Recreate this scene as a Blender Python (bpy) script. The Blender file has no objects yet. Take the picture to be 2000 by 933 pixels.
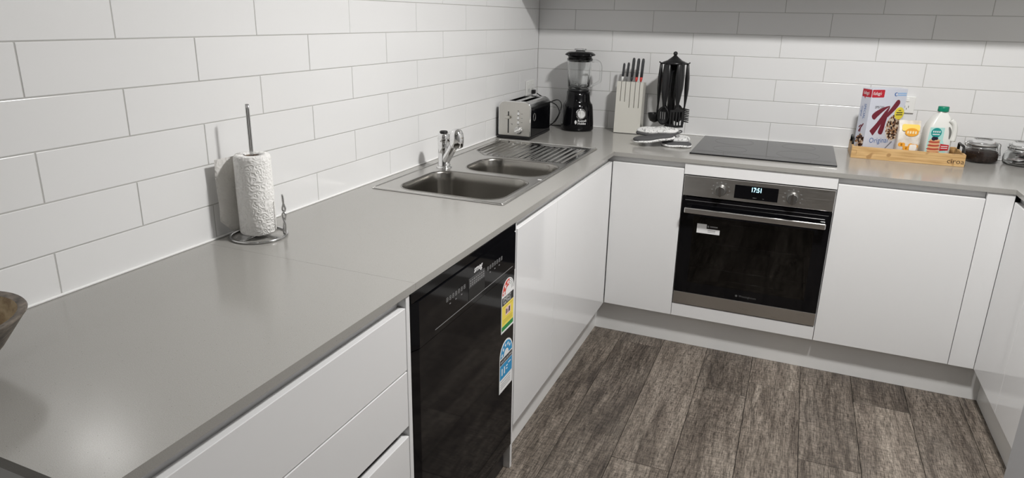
import bpy, bmesh, math, random
from mathutils import Vector, Matrix
random.seed(7)
S = bpy.context.scene
COL = S.collection
PI = math.pi
B = 0.889            # worktop height above the floor
# ------------------------------------------------------------------ camera
cd = bpy.data.cameras.new('camera'); cam = bpy.data.objects.new('camera', cd); COL.objects.link(cam)
cam.location = (1.34497, -3.54988, 1.45719)
cam.rotation_euler = (1.2728, -0.0195, 0.4007)
cd.sensor_width = 36; cd.sensor_fit = 'HORIZONTAL'; cd.lens = 36 * 1312.57 / 2000
cd.shift_y = -31.44 / 2000; cd.clip_start = 0.02
S.camera = cam
# ------------------------------------------------------------------ world, exposure
W = bpy.data.worlds.new('world'); S.world = W; W.use_nodes = True
W.node_tree.nodes['Background'].inputs[0].default_value = (0.8, 0.85, 0.9, 1)
W.node_tree.nodes['Background'].inputs[1].default_value = 0.3
S.view_settings.view_transform = 'Standard'; S.view_settings.look = 'None'
S.view_settings.gamma = 1; S.view_settings.use_curve_mapping = False
S.view_settings.exposure = -0.10
LAMPS = [((1.62, -1.68), 54), ((1.50, -4.30), 4)]   # ceiling downlights: place, watts
LAMP_TINT = (1.0, 0.985, 0.962)

# ------------------------------------------------------------------ materials
MATS = {}
def mat(name, col, rough=0.5, metal=0.0, coat=0.0, spec=0.5, emit=None, es=1.0, bump=None, trans=0.0, ior=1.45):
    if name in MATS: return MATS[name]
    m = bpy.data.materials.new(name); m.use_nodes = True; MATS[name] = m
    p = m.node_tree.nodes['Principled BSDF']
    p.inputs['Base Color'].default_value = (*col, 1); p.inputs['Roughness'].default_value = rough
    p.inputs['Metallic'].default_value = metal; p.inputs['Coat Weight'].default_value = coat
    p.inputs['Coat Roughness'].default_value = 0.05
    p.inputs['Specular IOR Level'].default_value = spec
    p.inputs['Transmission Weight'].default_value = trans; p.inputs['IOR'].default_value = ior
    if emit: p.inputs['Emission Color'].default_value = (*emit, 1); p.inputs['Emission Strength'].default_value = es
    if bump: add_bump(m, *bump)
    return m
def N(m, t): return m.node_tree.nodes.new(t)
def LK(m, a, b): m.node_tree.links.new(a, b)
def coords(m, scale=(1, 1, 1), kind='Object', rnd=False):
    tc = N(m, 'ShaderNodeTexCoord'); mp = N(m, 'ShaderNodeMapping'); mp.inputs['Scale'].default_value = scale
    LK(m, tc.outputs[kind], mp.inputs['Vector'])
    if rnd:
        oi = N(m, 'ShaderNodeObjectInfo'); mu = N(m, 'ShaderNodeMath'); mu.operation = 'MULTIPLY'; mu.inputs[1].default_value = 37.0
        LK(m, oi.outputs['Random'], mu.inputs[0]); cb = N(m, 'ShaderNodeCombineXYZ')
        for i in range(3): LK(m, mu.outputs[0], cb.inputs[i])
        LK(m, cb.outputs[0], mp.inputs['Location'])
    return mp.outputs[0]
def noise(m, vec, scale, detail=3, rough=0.5, dist=0.0):
    n = N(m, 'ShaderNodeTexNoise'); n.inputs['Scale'].default_value = scale; n.inputs['Detail'].default_value = detail
    n.inputs['Roughness'].default_value = rough; n.inputs['Distortion'].default_value = dist
    LK(m, vec, n.inputs['Vector']); return n.outputs['Fac']
def ramp(m, fac, stops):
    r = N(m, 'ShaderNodeValToRGB'); e = r.color_ramp.elements
    while len(e) < len(stops): e.new(0.5)
    for k, (p, c) in enumerate(stops): e[k].position = p; e[k].color = (*c, 1) if len(c) == 3 else c
    LK(m, fac, r.inputs[0]); return r.outputs[0]
def mixc(m, fac, a, b, mode='MIX'):
    x = N(m, 'ShaderNodeMix'); x.data_type = 'RGBA'; x.blend_type = mode
    for sock, v in ((x.inputs[0], fac), (x.inputs[6], a), (x.inputs[7], b)):
        if hasattr(v, 'is_linked') or isinstance(v, bpy.types.NodeSocket): LK(m, v, sock)
        elif isinstance(v, (int, float)): sock.default_value = v
        else: sock.default_value = (*v, 1)
    return x.outputs[2]
def bump_node(m, h, strength, dist):
    b = N(m, 'ShaderNodeBump'); b.inputs['Strength'].default_value = strength; b.inputs['Distance'].default_value = dist
    LK(m, h, b.inputs['Height']); LK(m, b.outputs[0], m.node_tree.nodes['Principled BSDF'].inputs['Normal'])
def add_bump(m, scale, strength, dist, sc3=(1, 1, 1), rnd=False):
    bump_node(m, noise(m, coords(m, sc3, rnd=rnd), scale, 2), strength, dist)
def P(m): return m.node_tree.nodes['Principled BSDF']

tile_m = mat('white_gloss_tile', (0.80, 0.80, 0.80), 0.17, spec=0.5, bump=(5, 0.10, 0.01, (1, 1, 1), True))
grout_m = mat('grout', (0.50, 0.495, 0.48), 0.9)
paint_m = mat('white_paint', (0.78, 0.78, 0.77), 0.7)
greypaint_m = mat('grey_paint', (0.42, 0.42, 0.43), 0.7, bump=(60, 0.2, 0.002))
gloss_m = mat('gloss_white_board', (0.80, 0.80, 0.805), 0.10, coat=0.3)
satin_m = mat('satin_white_board', (0.80, 0.80, 0.80), 0.38)
kick_m = mat('kick_board', (0.82, 0.82, 0.81), 0.25)
carc_m = mat('carcass_white', (0.72, 0.72, 0.72), 0.5)
caulk_m = mat('caulk', (0.90, 0.90, 0.89), 0.4)
steel_m = mat('brushed_steel', (0.58, 0.57, 0.55), 0.33, 1.0)
def brushed(m, sc, amt=0.12):
    f = noise(m, coords(m, sc), 1.0, 2)
    mr = N(m, 'ShaderNodeMapRange'); mr.inputs[3].default_value = P(m).inputs['Roughness'].default_value - amt
    mr.inputs[4].default_value = P(m).inputs['Roughness'].default_value + amt
    LK(m, f, mr.inputs[0]); LK(m, mr.outputs[0], P(m).inputs['Roughness'])
brushed(steel_m, (8, 300, 300))
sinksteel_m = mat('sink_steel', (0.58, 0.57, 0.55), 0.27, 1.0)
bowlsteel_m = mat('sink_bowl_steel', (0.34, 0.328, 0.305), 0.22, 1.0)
drainsteel_m = mat('drainer_steel', (0.46, 0.45, 0.43), 0.14, 1.0)
rimsteel_m = mat('rim_steel', (0.72, 0.71, 0.69), 0.15, 1.0)
chrome_m = mat('chrome', (0.82, 0.82, 0.82), 0.05, 1.0)
wire_m = mat('chrome_wire', (0.60, 0.60, 0.60), 0.18, 1.0)
black_m = mat('gloss_black', (0.004, 0.004, 0.005), 0.06, spec=0.32)
dark_m = mat('matt_black', (0.012, 0.012, 0.012), 0.45)
plastic_m = mat('black_plastic', (0.012, 0.012, 0.013), 0.30)
grey_m = mat('dark_grey_plastic', (0.045, 0.047, 0.05), 0.45)
midgrey_m = mat('mid_grey_plastic', (0.22, 0.22, 0.22), 0.5)
red_m = mat('red_plastic', (0.62, 0.07, 0.06), 0.4)
white_m = mat('white_plastic', (0.82, 0.82, 0.80), 0.35)
print_m = mat('print_white', (0.75, 0.75, 0.75), 0.5)
printg_m = mat('print_grey', (0.22, 0.22, 0.22), 0.5)
printk_m = mat('print_black', (0.02, 0.02, 0.02), 0.5)
cream_m = mat('cream_block', (0.66, 0.645, 0.59), 0.45)
paper_m = mat('towel_paper', (0.87, 0.86, 0.84), 0.95)
clock_m = mat('clock_digits', (0.2, 0.6, 0.9), 0.5, emit=(0.45, 0.85, 1.0), es=2.5)

def worktop_material():
    m = mat('grey_quartz', (0.40, 0.39, 0.37), 0.16, spec=0.75)
    v = coords(m)
    a = ramp(m, noise(m, v, 900, 2, 0.6), [(0.35, (0.315, 0.305, 0.285)), (0.62, (0.385, 0.377, 0.356))])
    sp = N(m, 'ShaderNodeTexVoronoi'); sp.inputs['Scale'].default_value = 160; LK(m, v, sp.inputs['Vector'])
    s1 = ramp(m, sp.outputs['Distance'], [(0.05, (1, 1, 1)), (0.12, (0, 0, 0))])
    pick = ramp(m, noise(m, v, 60, 1), [(0.56, (0, 0, 0)), (0.60, (1, 1, 1))])
    k = mixc(m, 1.0, s1, pick, 'MULTIPLY')
    LK(m, mixc(m, k, a, (0.13, 0.12, 0.11)), P(m).inputs['Base Color'])
    return m
quartz_m = worktop_material()

def plank_material():
    m = mat('grey_oak_vinyl', (0.15, 0.13, 0.11), 0.45, spec=0.3)
    big = noise(m, coords(m, (1.0, 0.13, 1), rnd=True), 13, 5, 0.62, 0.9)
    c = ramp(m, big, [(0.28, (0.075, 0.063, 0.055)), (0.44, (0.165, 0.142, 0.122)), (0.58, (0.235, 0.207, 0.180)), (0.74, (0.34, 0.305, 0.268))])
    # cathedral figure: distorted long bands
    w = N(m, 'ShaderNodeTexWave'); w.wave_type = 'BANDS'; w.bands_direction = 'X'; w.inputs['Scale'].default_value = 7; w.inputs['Distortion'].default_value = 14
    w.inputs['Detail'].default_value = 3; w.inputs['Detail Scale'].default_value = 0.55; w.inputs['Detail Roughness'].default_value = 0.6
    LK(m, coords(m, (1.0, 0.30, 1), rnd=True), w.inputs['Vector'])
    c = mixc(m, 0.50, c, ramp(m, w.outputs['Fac'], [(0.0, (0.50, 0.49, 0.48)), (0.16, (0.95, 0.95, 0.95)), (1.0, (1.10, 1.10, 1.10))]), 'MULTIPLY')
    # pores along the grain, saw marks across it
    fine = noise(m, coords(m, (1.0, 0.06, 1), rnd=True), 330, 2, 0.8)
    c = mixc(m, 0.85, c, ramp(m, fine, [(0.36, (0.30, 0.29, 0.28)), (0.50, (1.0, 1.0, 1.0)), (0.66, (1.45, 1.45, 1.45))]), 'MULTIPLY')
    saw = noise(m, coords(m, (0.18, 1.0, 1), rnd=True), 240, 2, 0.8)
    c = mixc(m, 0.60, c, ramp(m, saw, [(0.38, (0.42, 0.42, 0.42)), (0.50, (1.0, 1.0, 1.0)), (0.64, (1.5, 1.5, 1.5))]), 'MULTIPLY')
    blot = noise(m, coords(m, (1, 0.5, 1), rnd=True), 7, 2, 0.5)
    c = mixc(m, ramp(m, blot, [(0.60, (0, 0, 0)), (0.80, (0.6, 0.6, 0.6))]), c, (0.06, 0.053, 0.05))
    oi = N(m, 'ShaderNodeObjectInfo')
    tone = ramp(m, oi.outputs['Random'], [(0.0, (0.60, 0.575, 0.55)), (0.5, (0.82, 0.795, 0.765)), (1.0, (1.10, 1.07, 1.03))])
    LK(m, mixc(m, 1.0, c, tone, 'MULTIPLY'), P(m).inputs['Base Color'])
    bump_node(m, fine, 0.25, 0.001)
    return m
plank_m = plank_material()

def bamboo_material():
    m = mat('bamboo', (0.62, 0.40, 0.18), 0.45)
    f = noise(m, coords(m, (4, 60, 60)), 2.0, 3)
    c = ramp(m, f, [(0.35, (0.50, 0.30, 0.12)), (0.6, (0.68, 0.45, 0.21))])
    blot = ramp(m, noise(m, coords(m, (1, 1, 1)), 22, 1), [(0.66, (0, 0, 0)), (0.72, (0.7, 0.7, 0.7))])
    LK(m, mixc(m, blot, c, (0.33, 0.17, 0.06)), P(m).inputs['Base Color'])
    return m
bamboo_m = bamboo_material()

def clear_glass(name, tint, gloss_rough=0.02, edge=0.9):
    """thin-walled clear glass: see-through, reflecting more towards grazing angles"""
    m = bpy.data.materials.new(name); m.use_nodes = True; MATS[name] = m
    nt = m.node_tree; nt.nodes.remove(nt.nodes['Principled BSDF'])
    tr = N(m, 'ShaderNodeBsdfTransparent'); tr.inputs[0].default_value = (*tint, 1)
    gl = N(m, 'ShaderNodeBsdfGlossy'); gl.inputs['Roughness'].default_value = gloss_rough
    lw = N(m, 'ShaderNodeLayerWeight'); lw.inputs[0].default_value = 0.5
    pw = N(m, 'ShaderNodeMath'); pw.operation = 'POWER'; pw.inputs[1].default_value = 4.0
    mr = N(m, 'ShaderNodeMapRange'); mr.inputs[3].default_value = 0.05; mr.inputs[4].default_value = edge
    mx = N(m, 'ShaderNodeMixShader')
    LK(m, lw.outputs['Facing'], pw.inputs[0]); LK(m, pw.outputs[0], mr.inputs[0])
    LK(m, mr.outputs[0], mx.inputs[0]); LK(m, tr.outputs[0], mx.inputs[1]); LK(m, gl.outputs[0], mx.inputs[2])
    LK(m, mx.outputs[0], nt.nodes['Material Output'].inputs[0]); return m
glass_m = mat('clear_glass', (0.97, 0.98, 0.98), 0.0, trans=1.0, ior=1.48)
ovenglass_m = clear_glass('tinted_oven_glass', (0.36, 0.36, 0.36), 0.03, 0.7)

# ------------------------------------------------------------------ mesh helpers
def NB(): return bmesh.new()
def box(bm, x0, x1, y0, y1, z0, z1, bev=0.0, seg=2):
    r = bmesh.ops.create_cube(bm, size=1.0)
    vs = r['verts']
    for v in vs:
        v.co = Vector(((x0 + x1) / 2 + v.co.x * (x1 - x0), (y0 + y1) / 2 + v.co.y * (y1 - y0), (z0 + z1) / 2 + v.co.z * (z1 - z0)))
    if bev > 0:
        es = list({e for v in vs for e in v.link_edges})
        bmesh.ops.bevel(bm, geom=es, offset=bev, segments=seg, affect='EDGES', profile=0.5)
    return bm
def loft(bm, loops, cap0=True, cap1=True, closed=True):
    rings = [[bm.verts.new(p) for p in lp] for lp in loops]
    n = len(rings[0])
    for a, b in zip(rings, rings[1:]):
        for i in range(n if closed else n - 1):
            j = (i + 1) % n
            f = bm.faces.new((a[i], a[j], b[j], b[i])); f.smooth = True
    if cap0: bm.faces.new(list(reversed(rings[0])))
    if cap1: bm.faces.new(rings[-1])
    return rings
def circle(r, z, seg=32, cx=0, cy=0, sup=2.0, ry=None):
    out = []
    for k in range(seg):
        a = 2 * PI * k / seg; c, s = math.cos(a), math.sin(a)
        q = (abs(c) ** sup + abs(s) ** sup) ** (-1 / sup)
        out.append(Vector((cx + r * q * c, cy + (ry or r) * q * s, z)))
    return out
def lathe(bm, prof, seg=32, cx=0, cy=0, sup=2.0, cap0=True, cap1=True):
    return loft(bm, [circle(r, z, seg, cx, cy, sup) for r, z in prof], cap0, cap1)
def tube(bm, pts, r, seg=8, closed=False):
    pts = [Vector(p) for p in pts]; n = len(pts)
    rr = r if isinstance(r, (list, tuple)) else [r] * n
    up = None; loops = []
    for i, p in enumerate(pts):
        if closed: t = pts[(i + 1) % n] - pts[i - 1]
        else: t = pts[min(i + 1, n - 1)] - pts[max(i - 1, 0)]
        t.normalize()
        if up is None: up = t.orthogonal().normalized()
        up = (up - t * up.dot(t)); up = up.normalized() if up.length > 1e-6 else t.orthogonal().normalized()
        s = t.cross(up)
        loops.append([p + (up * math.cos(2 * PI * k / seg) + s * math.sin(2 * PI * k / seg)) * rr[i] for k in range(seg)])
    if closed: loops.append(loops[0]); loft(bm, loops, False, False); bmesh.ops.remove_doubles(bm, verts=bm.verts, dist=1e-6)
    else: loft(bm, loops)
    return bm
def smooth_path(pts, n=8):
    pts = [Vector(p) for p in pts]; out = []
    q = [pts[0]] + pts + [pts[-1]]
    for i in range(1, len(q) - 2):
        for k in range(n):
            t = k / n; a, b, c, d = q[i - 1], q[i], q[i + 1], q[i + 2]
            out.append(0.5 * ((2 * b) + (c - a) * t + (2 * a - 5 * b + 4 * c - d) * t * t + (3 * b - a - 3 * c + d) * t ** 3))
    out.append(pts[-1]); return out
def poly_prism(bm, pts, z0, z1, frame=None, smooth=False):
    """2-D outline extruded from z0 to z1; frame maps (u, v, w) to the thing's own space"""
    f = frame or (lambda u, v, w: Vector((u, v, w)))
    a = [bm.verts.new(f(u, v, z0)) for u, v in pts]; b = [bm.verts.new(f(u, v, z1)) for u, v in pts]
    n = len(pts)
    for i in range(n):
        fc = bm.faces.new((a[i], a[(i + 1) % n], b[(i + 1) % n], b[i])); fc.smooth = smooth
    bm.faces.new(list(reversed(a))); bm.faces.new(b)
def front(x0, z0, y):      # print frame on a front (facing local -y): u right, v up, w out of the face
    return lambda u, v, w: Vector((x0 + u, y - w, z0 + v))
def rrect(x0, x1, y0, y1, r, n=6):
    out = []
    for cx, cy, a0 in ((x1 - r, y1 - r, 0), (x0 + r, y1 - r, 90), (x0 + r, y0 + r, 180), (x1 - r, y0 + r, 270)):
        for k in range(n + 1):
            a = math.radians(a0 + 90 * k / n); out.append((cx + r * math.cos(a), cy + r * math.sin(a)))
    return out
def rect(x0, x1, y0, y1): return [(x0, y0), (x1, y0), (x1, y1), (x0, y1)]
def disc(cx, cy, r, n=20, ry=None): return [(cx + r * math.cos(2 * PI * k / n), cy + (ry or r) * math.sin(2 * PI * k / n)) for k in range(n)]
def stroke(pts, ws, k=1.0):
    ws = [w_ * k for w_ in ws]
    return stroke_(pts, ws)
def stroke_(pts, ws):
    """outline of a brush stroke through pts with half-widths ws"""
    L, Rr = [], []
    for i, p in enumerate(pts):
        a = Vector(pts[max(i - 1, 0)]); b = Vector(pts[min(i + 1, len(pts) - 1)]); t = (b - a).normalized(); nn = Vector((-t.y, t.x)); p = Vector(p)
        L.append(tuple(p + nn * ws[i])); Rr.append(tuple(p - nn * ws[i]))
    return Rr + L[::-1]
def sp2(pts, n=5): return [(p.x, p.y) for p in smooth_path([(a, b, 0) for a, b in pts], n)]

def obj(name, bm, m, parent=None, smooth=False, loc=None, recalc=True):
    if recalc: bmesh.ops.recalc_face_normals(bm, faces=bm.faces)
    me = bpy.data.meshes.new(name); bm.to_mesh(me); bm.free()
    if smooth:
        for p in me.polygons: p.use_smooth = True
    me.materials.append(m)
    o = bpy.data.objects.new(name, me); COL.objects.link(o)
    if parent: o.parent = parent
    if loc: o.location = loc
    return o
def tag(o, label, cat, group=None):
    o['label'] = label; o['category'] = cat
    if group: o['group'] = group
    return o
def thing(name, label, cat, loc=(0, 0, 0), rotz=0, group=None):
    o = bpy.data.objects.new(name, None); COL.objects.link(o); o.location = loc; o.rotation_euler = (0, 0, rotz)
    o.empty_display_size = 0.05
    return tag(o, label, cat, group)
def struct(o): o['kind'] = 'structure'; return o
def text(name, s, size, frame, m, parent, w=0.0004, align='LEFT', shear=0.0, sx=1.0, rot=0.0, bold=0.0):
    """lettering laid on a face; frame as in poly_prism"""
    cu = bpy.data.curves.new(name, 'FONT'); cu.body = s; cu.size = size; cu.align_x = align; cu.shear = shear; cu.resolution_u = 2; cu.offset = bold
    t = bpy.data.objects.new(name, cu); me = bpy.data.meshes.new_from_object(t)
    bpy.data.objects.remove(t); bpy.data.curves.remove(cu)
    c, sn = math.cos(rot), math.sin(rot)
    for v in me.vertices:
        x, y = v.co.x * sx, v.co.y
        v.co = frame(x * c - y * sn, x * sn + y * c, w)
    me.materials.append(m); me.name = name
    o = bpy.data.objects.new(name, me); COL.objects.link(o); o.parent = parent
    return o
def print_shape(name, polys, frame, m, parent, w0=0.0, w1=0.0004):
    bm = NB()
    for p in polys: poly_prism(bm, p, w0, w1, frame)
    o = obj(name, bm, m, parent)
    if len(polys) > 1: o['kind'] = 'stuff'
    return o

# ------------------------------------------------------------------ room shell
XR, YF, ZC = 2.76, -7.5, 2.45
FL, FB, XRF = 0.6145, 0.636, 2.1265       # front planes of the left, back and right runs
T, H, H1 = 0.4117, 0.10345, 0.0921
def wall(name, *b): return struct(obj(name, box(NB(), *b), paint_m))
ceiling = wall('ceiling', -0.1, XR + 0.1, YF - 0.1, 0.1, ZC, ZC + 0.1)
wall_front = wall('wall_front', -0.1, XR + 0.1, YF - 0.1, YF, 0, ZC)
wall_right = wall('wall_right', XR, XR + 0.1, YF, 0, 0, ZC)
ret = struct(obj('wall_right_return', box(NB(), 2.0, XR, -2.28, -1.58, 0, ZC, 0.003), greypaint_m))
# tiled walls: the grout bed stands 1.2 mm behind the tile faces
wall_left = struct(obj('wall_left', box(NB(), -0.10, -0.0095, YF, 0.1, 0, ZC), paint_m))
wall_back = struct(obj('wall_back', box(NB(), -0.0095, XR, 0.0095, 0.1, 0, ZC), paint_m))
obj('grout_bed', box(NB(), -0.0095, -0.0012, -3.14, 0.0, B - 0.03, B + H1 + 8 * H), grout_m, wall_left)
obj('grout_bed', box(NB(), -0.0012, XR, 0.0012, 0.0095, B - 0.03, B + H1 + 7 * H), grout_m, wall_back)
_tiles = {}
def tile(parent, axis, a0, a1, z0, z1):
    w, h = a1 - a0 - 0.0024, z1 - z0 - 0.0024
    if w < 0.006: return
    key = (axis, round(w, 4), round(h, 4))
    if key not in _tiles:
        bm = NB()
        if axis == 'y': box(bm, -0.0085, 0, -w / 2, w / 2, -h / 2, h / 2, 0.0012, 2)
        else: box(bm, -w / 2, w / 2, 0, 0.0085, -h / 2, h / 2, 0.0012, 2)
        me = bpy.data.meshes.new('tile'); bm.to_mesh(me); bm.free(); me.materials.append(tile_m); _tiles[key] = me
    o = bpy.data.objects.new('tile', _tiles[key]); COL.objects.link(o); o.parent = parent
    mid, zz = (a0 + a1) / 2, (z0 + z1) / 2
    j = lambda s: random.uniform(-s, s)
    if axis == 'y': o.location = (j(0.0003), mid, zz); o.rotation_euler = (0, j(0.002), j(0.0012))
    else: o.location = (mid, j(0.0003), zz); o.rotation_euler = (j(0.002), 0, j(0.0012))
def tile_rows(parent, axis, lo, hi, odd0, even0, rows):
    for k in range(1, rows + 1):
        z1 = B + H1 + (k - 1) * H; z0 = B + 0.001 if k == 1 else z1 - H
        a = odd0 if k % 2 else even0
        js = [lo] + [v for v in sorted(a + i * T for i in range(-12, 13)) if lo + 0.004 < v < hi - 0.004] + [hi]
        for u, v in zip(js, js[1:]): tile(parent, axis, u, v, z0, z1)
tile_rows(wall_left, 'y', -3.14, 0.0, -2.727, -2.521, 8)
tile_rows(wall_back, 'x', 0.0, XR, 0.8238, 1.0296, 7)
struct(obj('trim_1', box(NB(), 0.0, 0.006, -3.11, 0, B, B + 0.006, 0.0025), caulk_m))
struct(obj('trim_2', box(NB(), 0.006, XR, -0.005, 0, B, B + 0.005, 0.002), caulk_m))

# floor: a slab and separate 0.2 m planks with a hairline between
floor = struct(obj('floor', box(NB(), -0.1, XR + 0.1, YF - 0.1, 0.1, -0.06, -0.006), dark_m))
ends = {0.51: -0.68, 0.71: -1.90, 0.91: -1.562, 1.11: -0.955, 1.31: -2.05, 1.51: -1.303, 1.71: -0.812, 1.91: -1.75, 2.11: -1.058, 0.31: -1.2, 0.11: -0.9, 2.31: -1.6, 2.51: -0.9}
for x0, e in ends.items():
    ys = sorted([e + k * 1.22 for k in range(-5, 3) if YF < e + k * 1.22 < -0.05] + [YF, 0.0])
    for a, b in zip(ys, ys[1:]):
        o = obj('plank', box(NB(), -0.0991, 0.0991, -(b - a) / 2 + 0.0009, (b - a) / 2 - 0.0009, -0.006, 0, 0.0008, 1), plank_m, floor)
        o.location = (x0 + 0.1, (a + b) / 2, random.uniform(-0.0002, 0))
# kick boards
KS = 0.048
struct(obj('baseboard_left', box(NB(), FL - KS - 0.016, FL - KS, -1.752, -FB + KS, 0.0005, 0.156), kick_m))
struct(obj('baseboard_back', box(NB(), FL - KS, XRF + KS, -FB + KS, -FB + KS + 0.016, 0.0005, 0.156), kick_m))
struct(obj('baseboard_right', box(NB(), XRF + KS, XRF + KS + 0.016, -1.578, -FB + KS - 0.0005, 0.0005, 0.156), kick_m))
struct(obj('baseboard_left_end', box(NB(), FL - KS - 0.016, FL - KS, -3.09, -2.392, 0.0005, 0.156), kick_m))

# ------------------------------------------------------------------ ceiling downlights
for (x, y), w in LAMPS:
    where = {0: 'over the middle of the kitchen floor', 1: 'behind the camera'}[LAMPS.index(((x, y), w))]
    t = thing('ceiling_downlight', 'round white recessed ceiling downlight ' + where, 'light', (x, y, ZC), 0, 'ceiling downlights')
    bm = NB(); loft(bm, [circle(r, z, 32) for r, z in ((0.122, 0), (0.122, -0.005), (0.108, -0.008), (0.102, -0.001))], False, False); obj('rim', bm, white_m, t)
    ld = bpy.data.lights.new('downlight_lamp', 'AREA'); ld.shape = 'DISK'; ld.size = 0.20; ld.energy = w; ld.color = LAMP_TINT
    lo = bpy.data.objects.new('downlight_lamp', ld); COL.objects.link(lo); lo.parent = t; lo.location = (0, 0, -0.004)

# ------------------------------------------------------------------ base cabinets
ZT, ZK = 0.8435, 0.1555      # top and bottom of the fronts
ZB = B - 0.018               # underside of the worktop
def cabinet(name, label, loc, rot, w, depth, fronts, m, cx0=0.0, cx1=None, solid_top=True):
    """own space: x right, front towards -y, origin at the front left floor corner"""
    t = thing(name, label, 'cabinet', loc, rot)
    a, b = cx0, (w if cx1 is None else cx1)
    bm = NB(); y0 = 0.022
    box(bm, a, a + 0.016, y0, depth, ZK, ZB - 0.0006); box(bm, b - 0.016, b, y0, depth, ZK, ZB - 0.0006)
    box(bm, a + 0.016, b - 0.016, y0, depth, ZK, ZK + 0.016); box(bm, a + 0.016, b - 0.016, depth - 0.012, depth, ZK + 0.016, ZB - 0.0006)
    obj('carcass', bm, carc_m, t)
    obj('finger_channel', box(NB(), a, b, y0 - 0.001, y0 + 0.015, 0.74, ZB - 0.0006), carc_m, t)
    for kind, x0, x1, z0, z1 in fronts:
        g = 0.0009
        obj(kind, box(NB(), x0 + g, x1 - g, 0, 0.019, z0 + g, z1 - g, 0.0012, 2), m, t)
    return t
# left run, facing +x
cabinet('drawer_unit', 'gloss white three-drawer unit beside the black dishwasher', (FL, -3.10, 0), PI / 2, 0.708, 0.60,
        [('drawer', 0, 0.708, 0.690, ZT), ('drawer', 0, 0.708, 0.545, 0.688), ('drawer', 0, 0.708, ZK, 0.520)], gloss_m)
tag(obj('end_panel', box(NB(), 0.02, FL, -2.3905, -2.3755, 0, ZB - 0.0006, 0.0008), gloss_m), 'thin white upright panel between the drawers and dishwasher', 'panel')
tag(obj('end_panel', box(NB(), 0.02, FL - 0.002, -1.7685, -1.7535, 0, ZB - 0.0006, 0.0008), gloss_m), 'thin white upright panel between the dishwasher and sink cupboard', 'panel')
cabinet('sink_cabinet', 'gloss white two-door cupboard under the sink', (FL, -1.753, 0), PI / 2, 1.117, 0.60,
        [('door', 0, 0.369, ZK, ZT), ('door', 0.369, 1.1145, ZK, ZT)], gloss_m)
# back run, facing -y
cabinet('corner_cabinet', 'white corner cupboard door left of the oven', (FL, -FB, 0), 0, 0.3195, 0.62, [('door', 0.0015, 0.3190, ZK, ZT)], satin_m, -0.03)
XO = 0.9358
t = cabinet('oven_housing', 'white oven housing with plain strips above and below the oven', (XO - 0.002, -FB, 0), 0, 0.6035, 0.62,
        [('top_panel', 0.0, 0.6035, 0.8195, ZB - 0.0006), ('bottom_panel', 0.0, 0.6035, ZK, 0.2175)], satin_m)
[bpy.data.objects.remove(c) for c in list(t.children) if c.name.startswith('finger_channel')]
cabinet('wide_cabinet', 'wide white cupboard right of the oven', (XO + 0.602, -FB, 0), 0, 0.5005, 0.62, [('door', 0.0003, 0.4995, ZK, ZT)], satin_m)
tag(obj('filler_panel', box(NB(), 2.0390, XRF - 0.0006, -FB, -FB + 0.019, ZK, ZB - 0.0006, 0.0012), satin_m), 'narrow white corner filler strip right of the wide cupboard', 'panel')
# right run, facing -x
cabinet('side_cabinet', 'gloss white two-door cupboard along the right side', (XRF, -FB - 0.0005, 0), -PI / 2, 0.94, 0.62,
        [('door', 0.0, 0.343, ZK, ZT), ('door', 0.343, 0.94, ZK, ZT)], gloss_m, -0.018)
# wall cupboards above the frame: they shade the back splashback
t = thing('wall_cupboard', 'white wall cupboard row above the back splashback', 'cabinet', (0, 0, 1.597))
obj('carcass', box(NB(), 0.002, 2.74, -0.330, -0.0015, 0.0, 0.72), satin_m, t)
for k in range(5): obj('door', box(NB(), 0.004 + k * 0.5472, 0.5482 + k * 0.5472, -0.350, -0.331, 0.0, 0.72, 0.001), gloss_m, t)

# ------------------------------------------------------------------ worktops
SX0, SX1, SY0, SY1 = 0.048, 0.538, -1.688, -0.618     # sink sheet
def cells(xs, ys, inside, z0, z1, bev):
    bm = NB(); V = {}
    def v(x, y, z):
        k = (round(x, 5), round(y, 5), z)
        if k not in V: V[k] = bm.verts.new((x, y, z))
        return V[k]
    ins = {}
    for i in range(len(xs) - 1):
        for j in range(len(ys) - 1): ins[i, j] = inside((xs[i] + xs[i + 1]) / 2, (ys[j] + ys[j + 1]) / 2)
    for (i, j), ok in ins.items():
        if not ok: continue
        x0, x1, y0, y1 = xs[i], xs[i + 1], ys[j], ys[j + 1]
        bm.faces.new((v(x0, y0, z1), v(x1, y0, z1), v(x1, y1, z1), v(x0, y1, z1)))
        bm.faces.new((v(x0, y1, z0), v(x1, y1, z0), v(x1, y0, z0), v(x0, y0, z0)))
        for di, dj, a, b in ((-1, 0, (x0, y1), (x0, y0)), (1, 0, (x1, y0), (x1, y1)), (0, -1, (x0, y0), (x1, y0)), (0, 1, (x1, y1), (x0, y1))):
            if not ins.get((i + di, j + dj)): bm.faces.new((v(*a, z0), v(*b, z0), v(*b, z1), v(*a, z1)))
    es = [e for e in bm.edges if len(e.link_faces) == 2 and e.calc_face_angle() > 0.5 and not all(abs(v_.co.y + 2.3553) < 0.0006 for v_ in e.verts)]
    bmesh.ops.bevel(bm, geom=es, offset=bev, segments=2, affect='EDGES', profile=0.5)
    return bm
DL, DB, XB = 0.619, 0.641, 2.1225
hx0, hx1, hy0, hy1 = 0.10, 0.527, -1.675, -0.63
def in_top(x, y):
    if hx0 < x < hx1 and hy0 < y < hy1: return False
    return x < DL or y > -DB or x > XB
o = obj('worktop', cells([0.0005, hx0, hx1, DL, XB, XR - 0.0005], [-2.3550, hy0, -1.579, -DB, hy1, -0.0005],
    lambda x, y: in_top(x, y) and (x < XB or y > -1.579), ZB, B, 0.0016), quartz_m)
tag(o, 'speckled grey stone worktop running round the corner with sink and cooktop', 'worktop')
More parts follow.
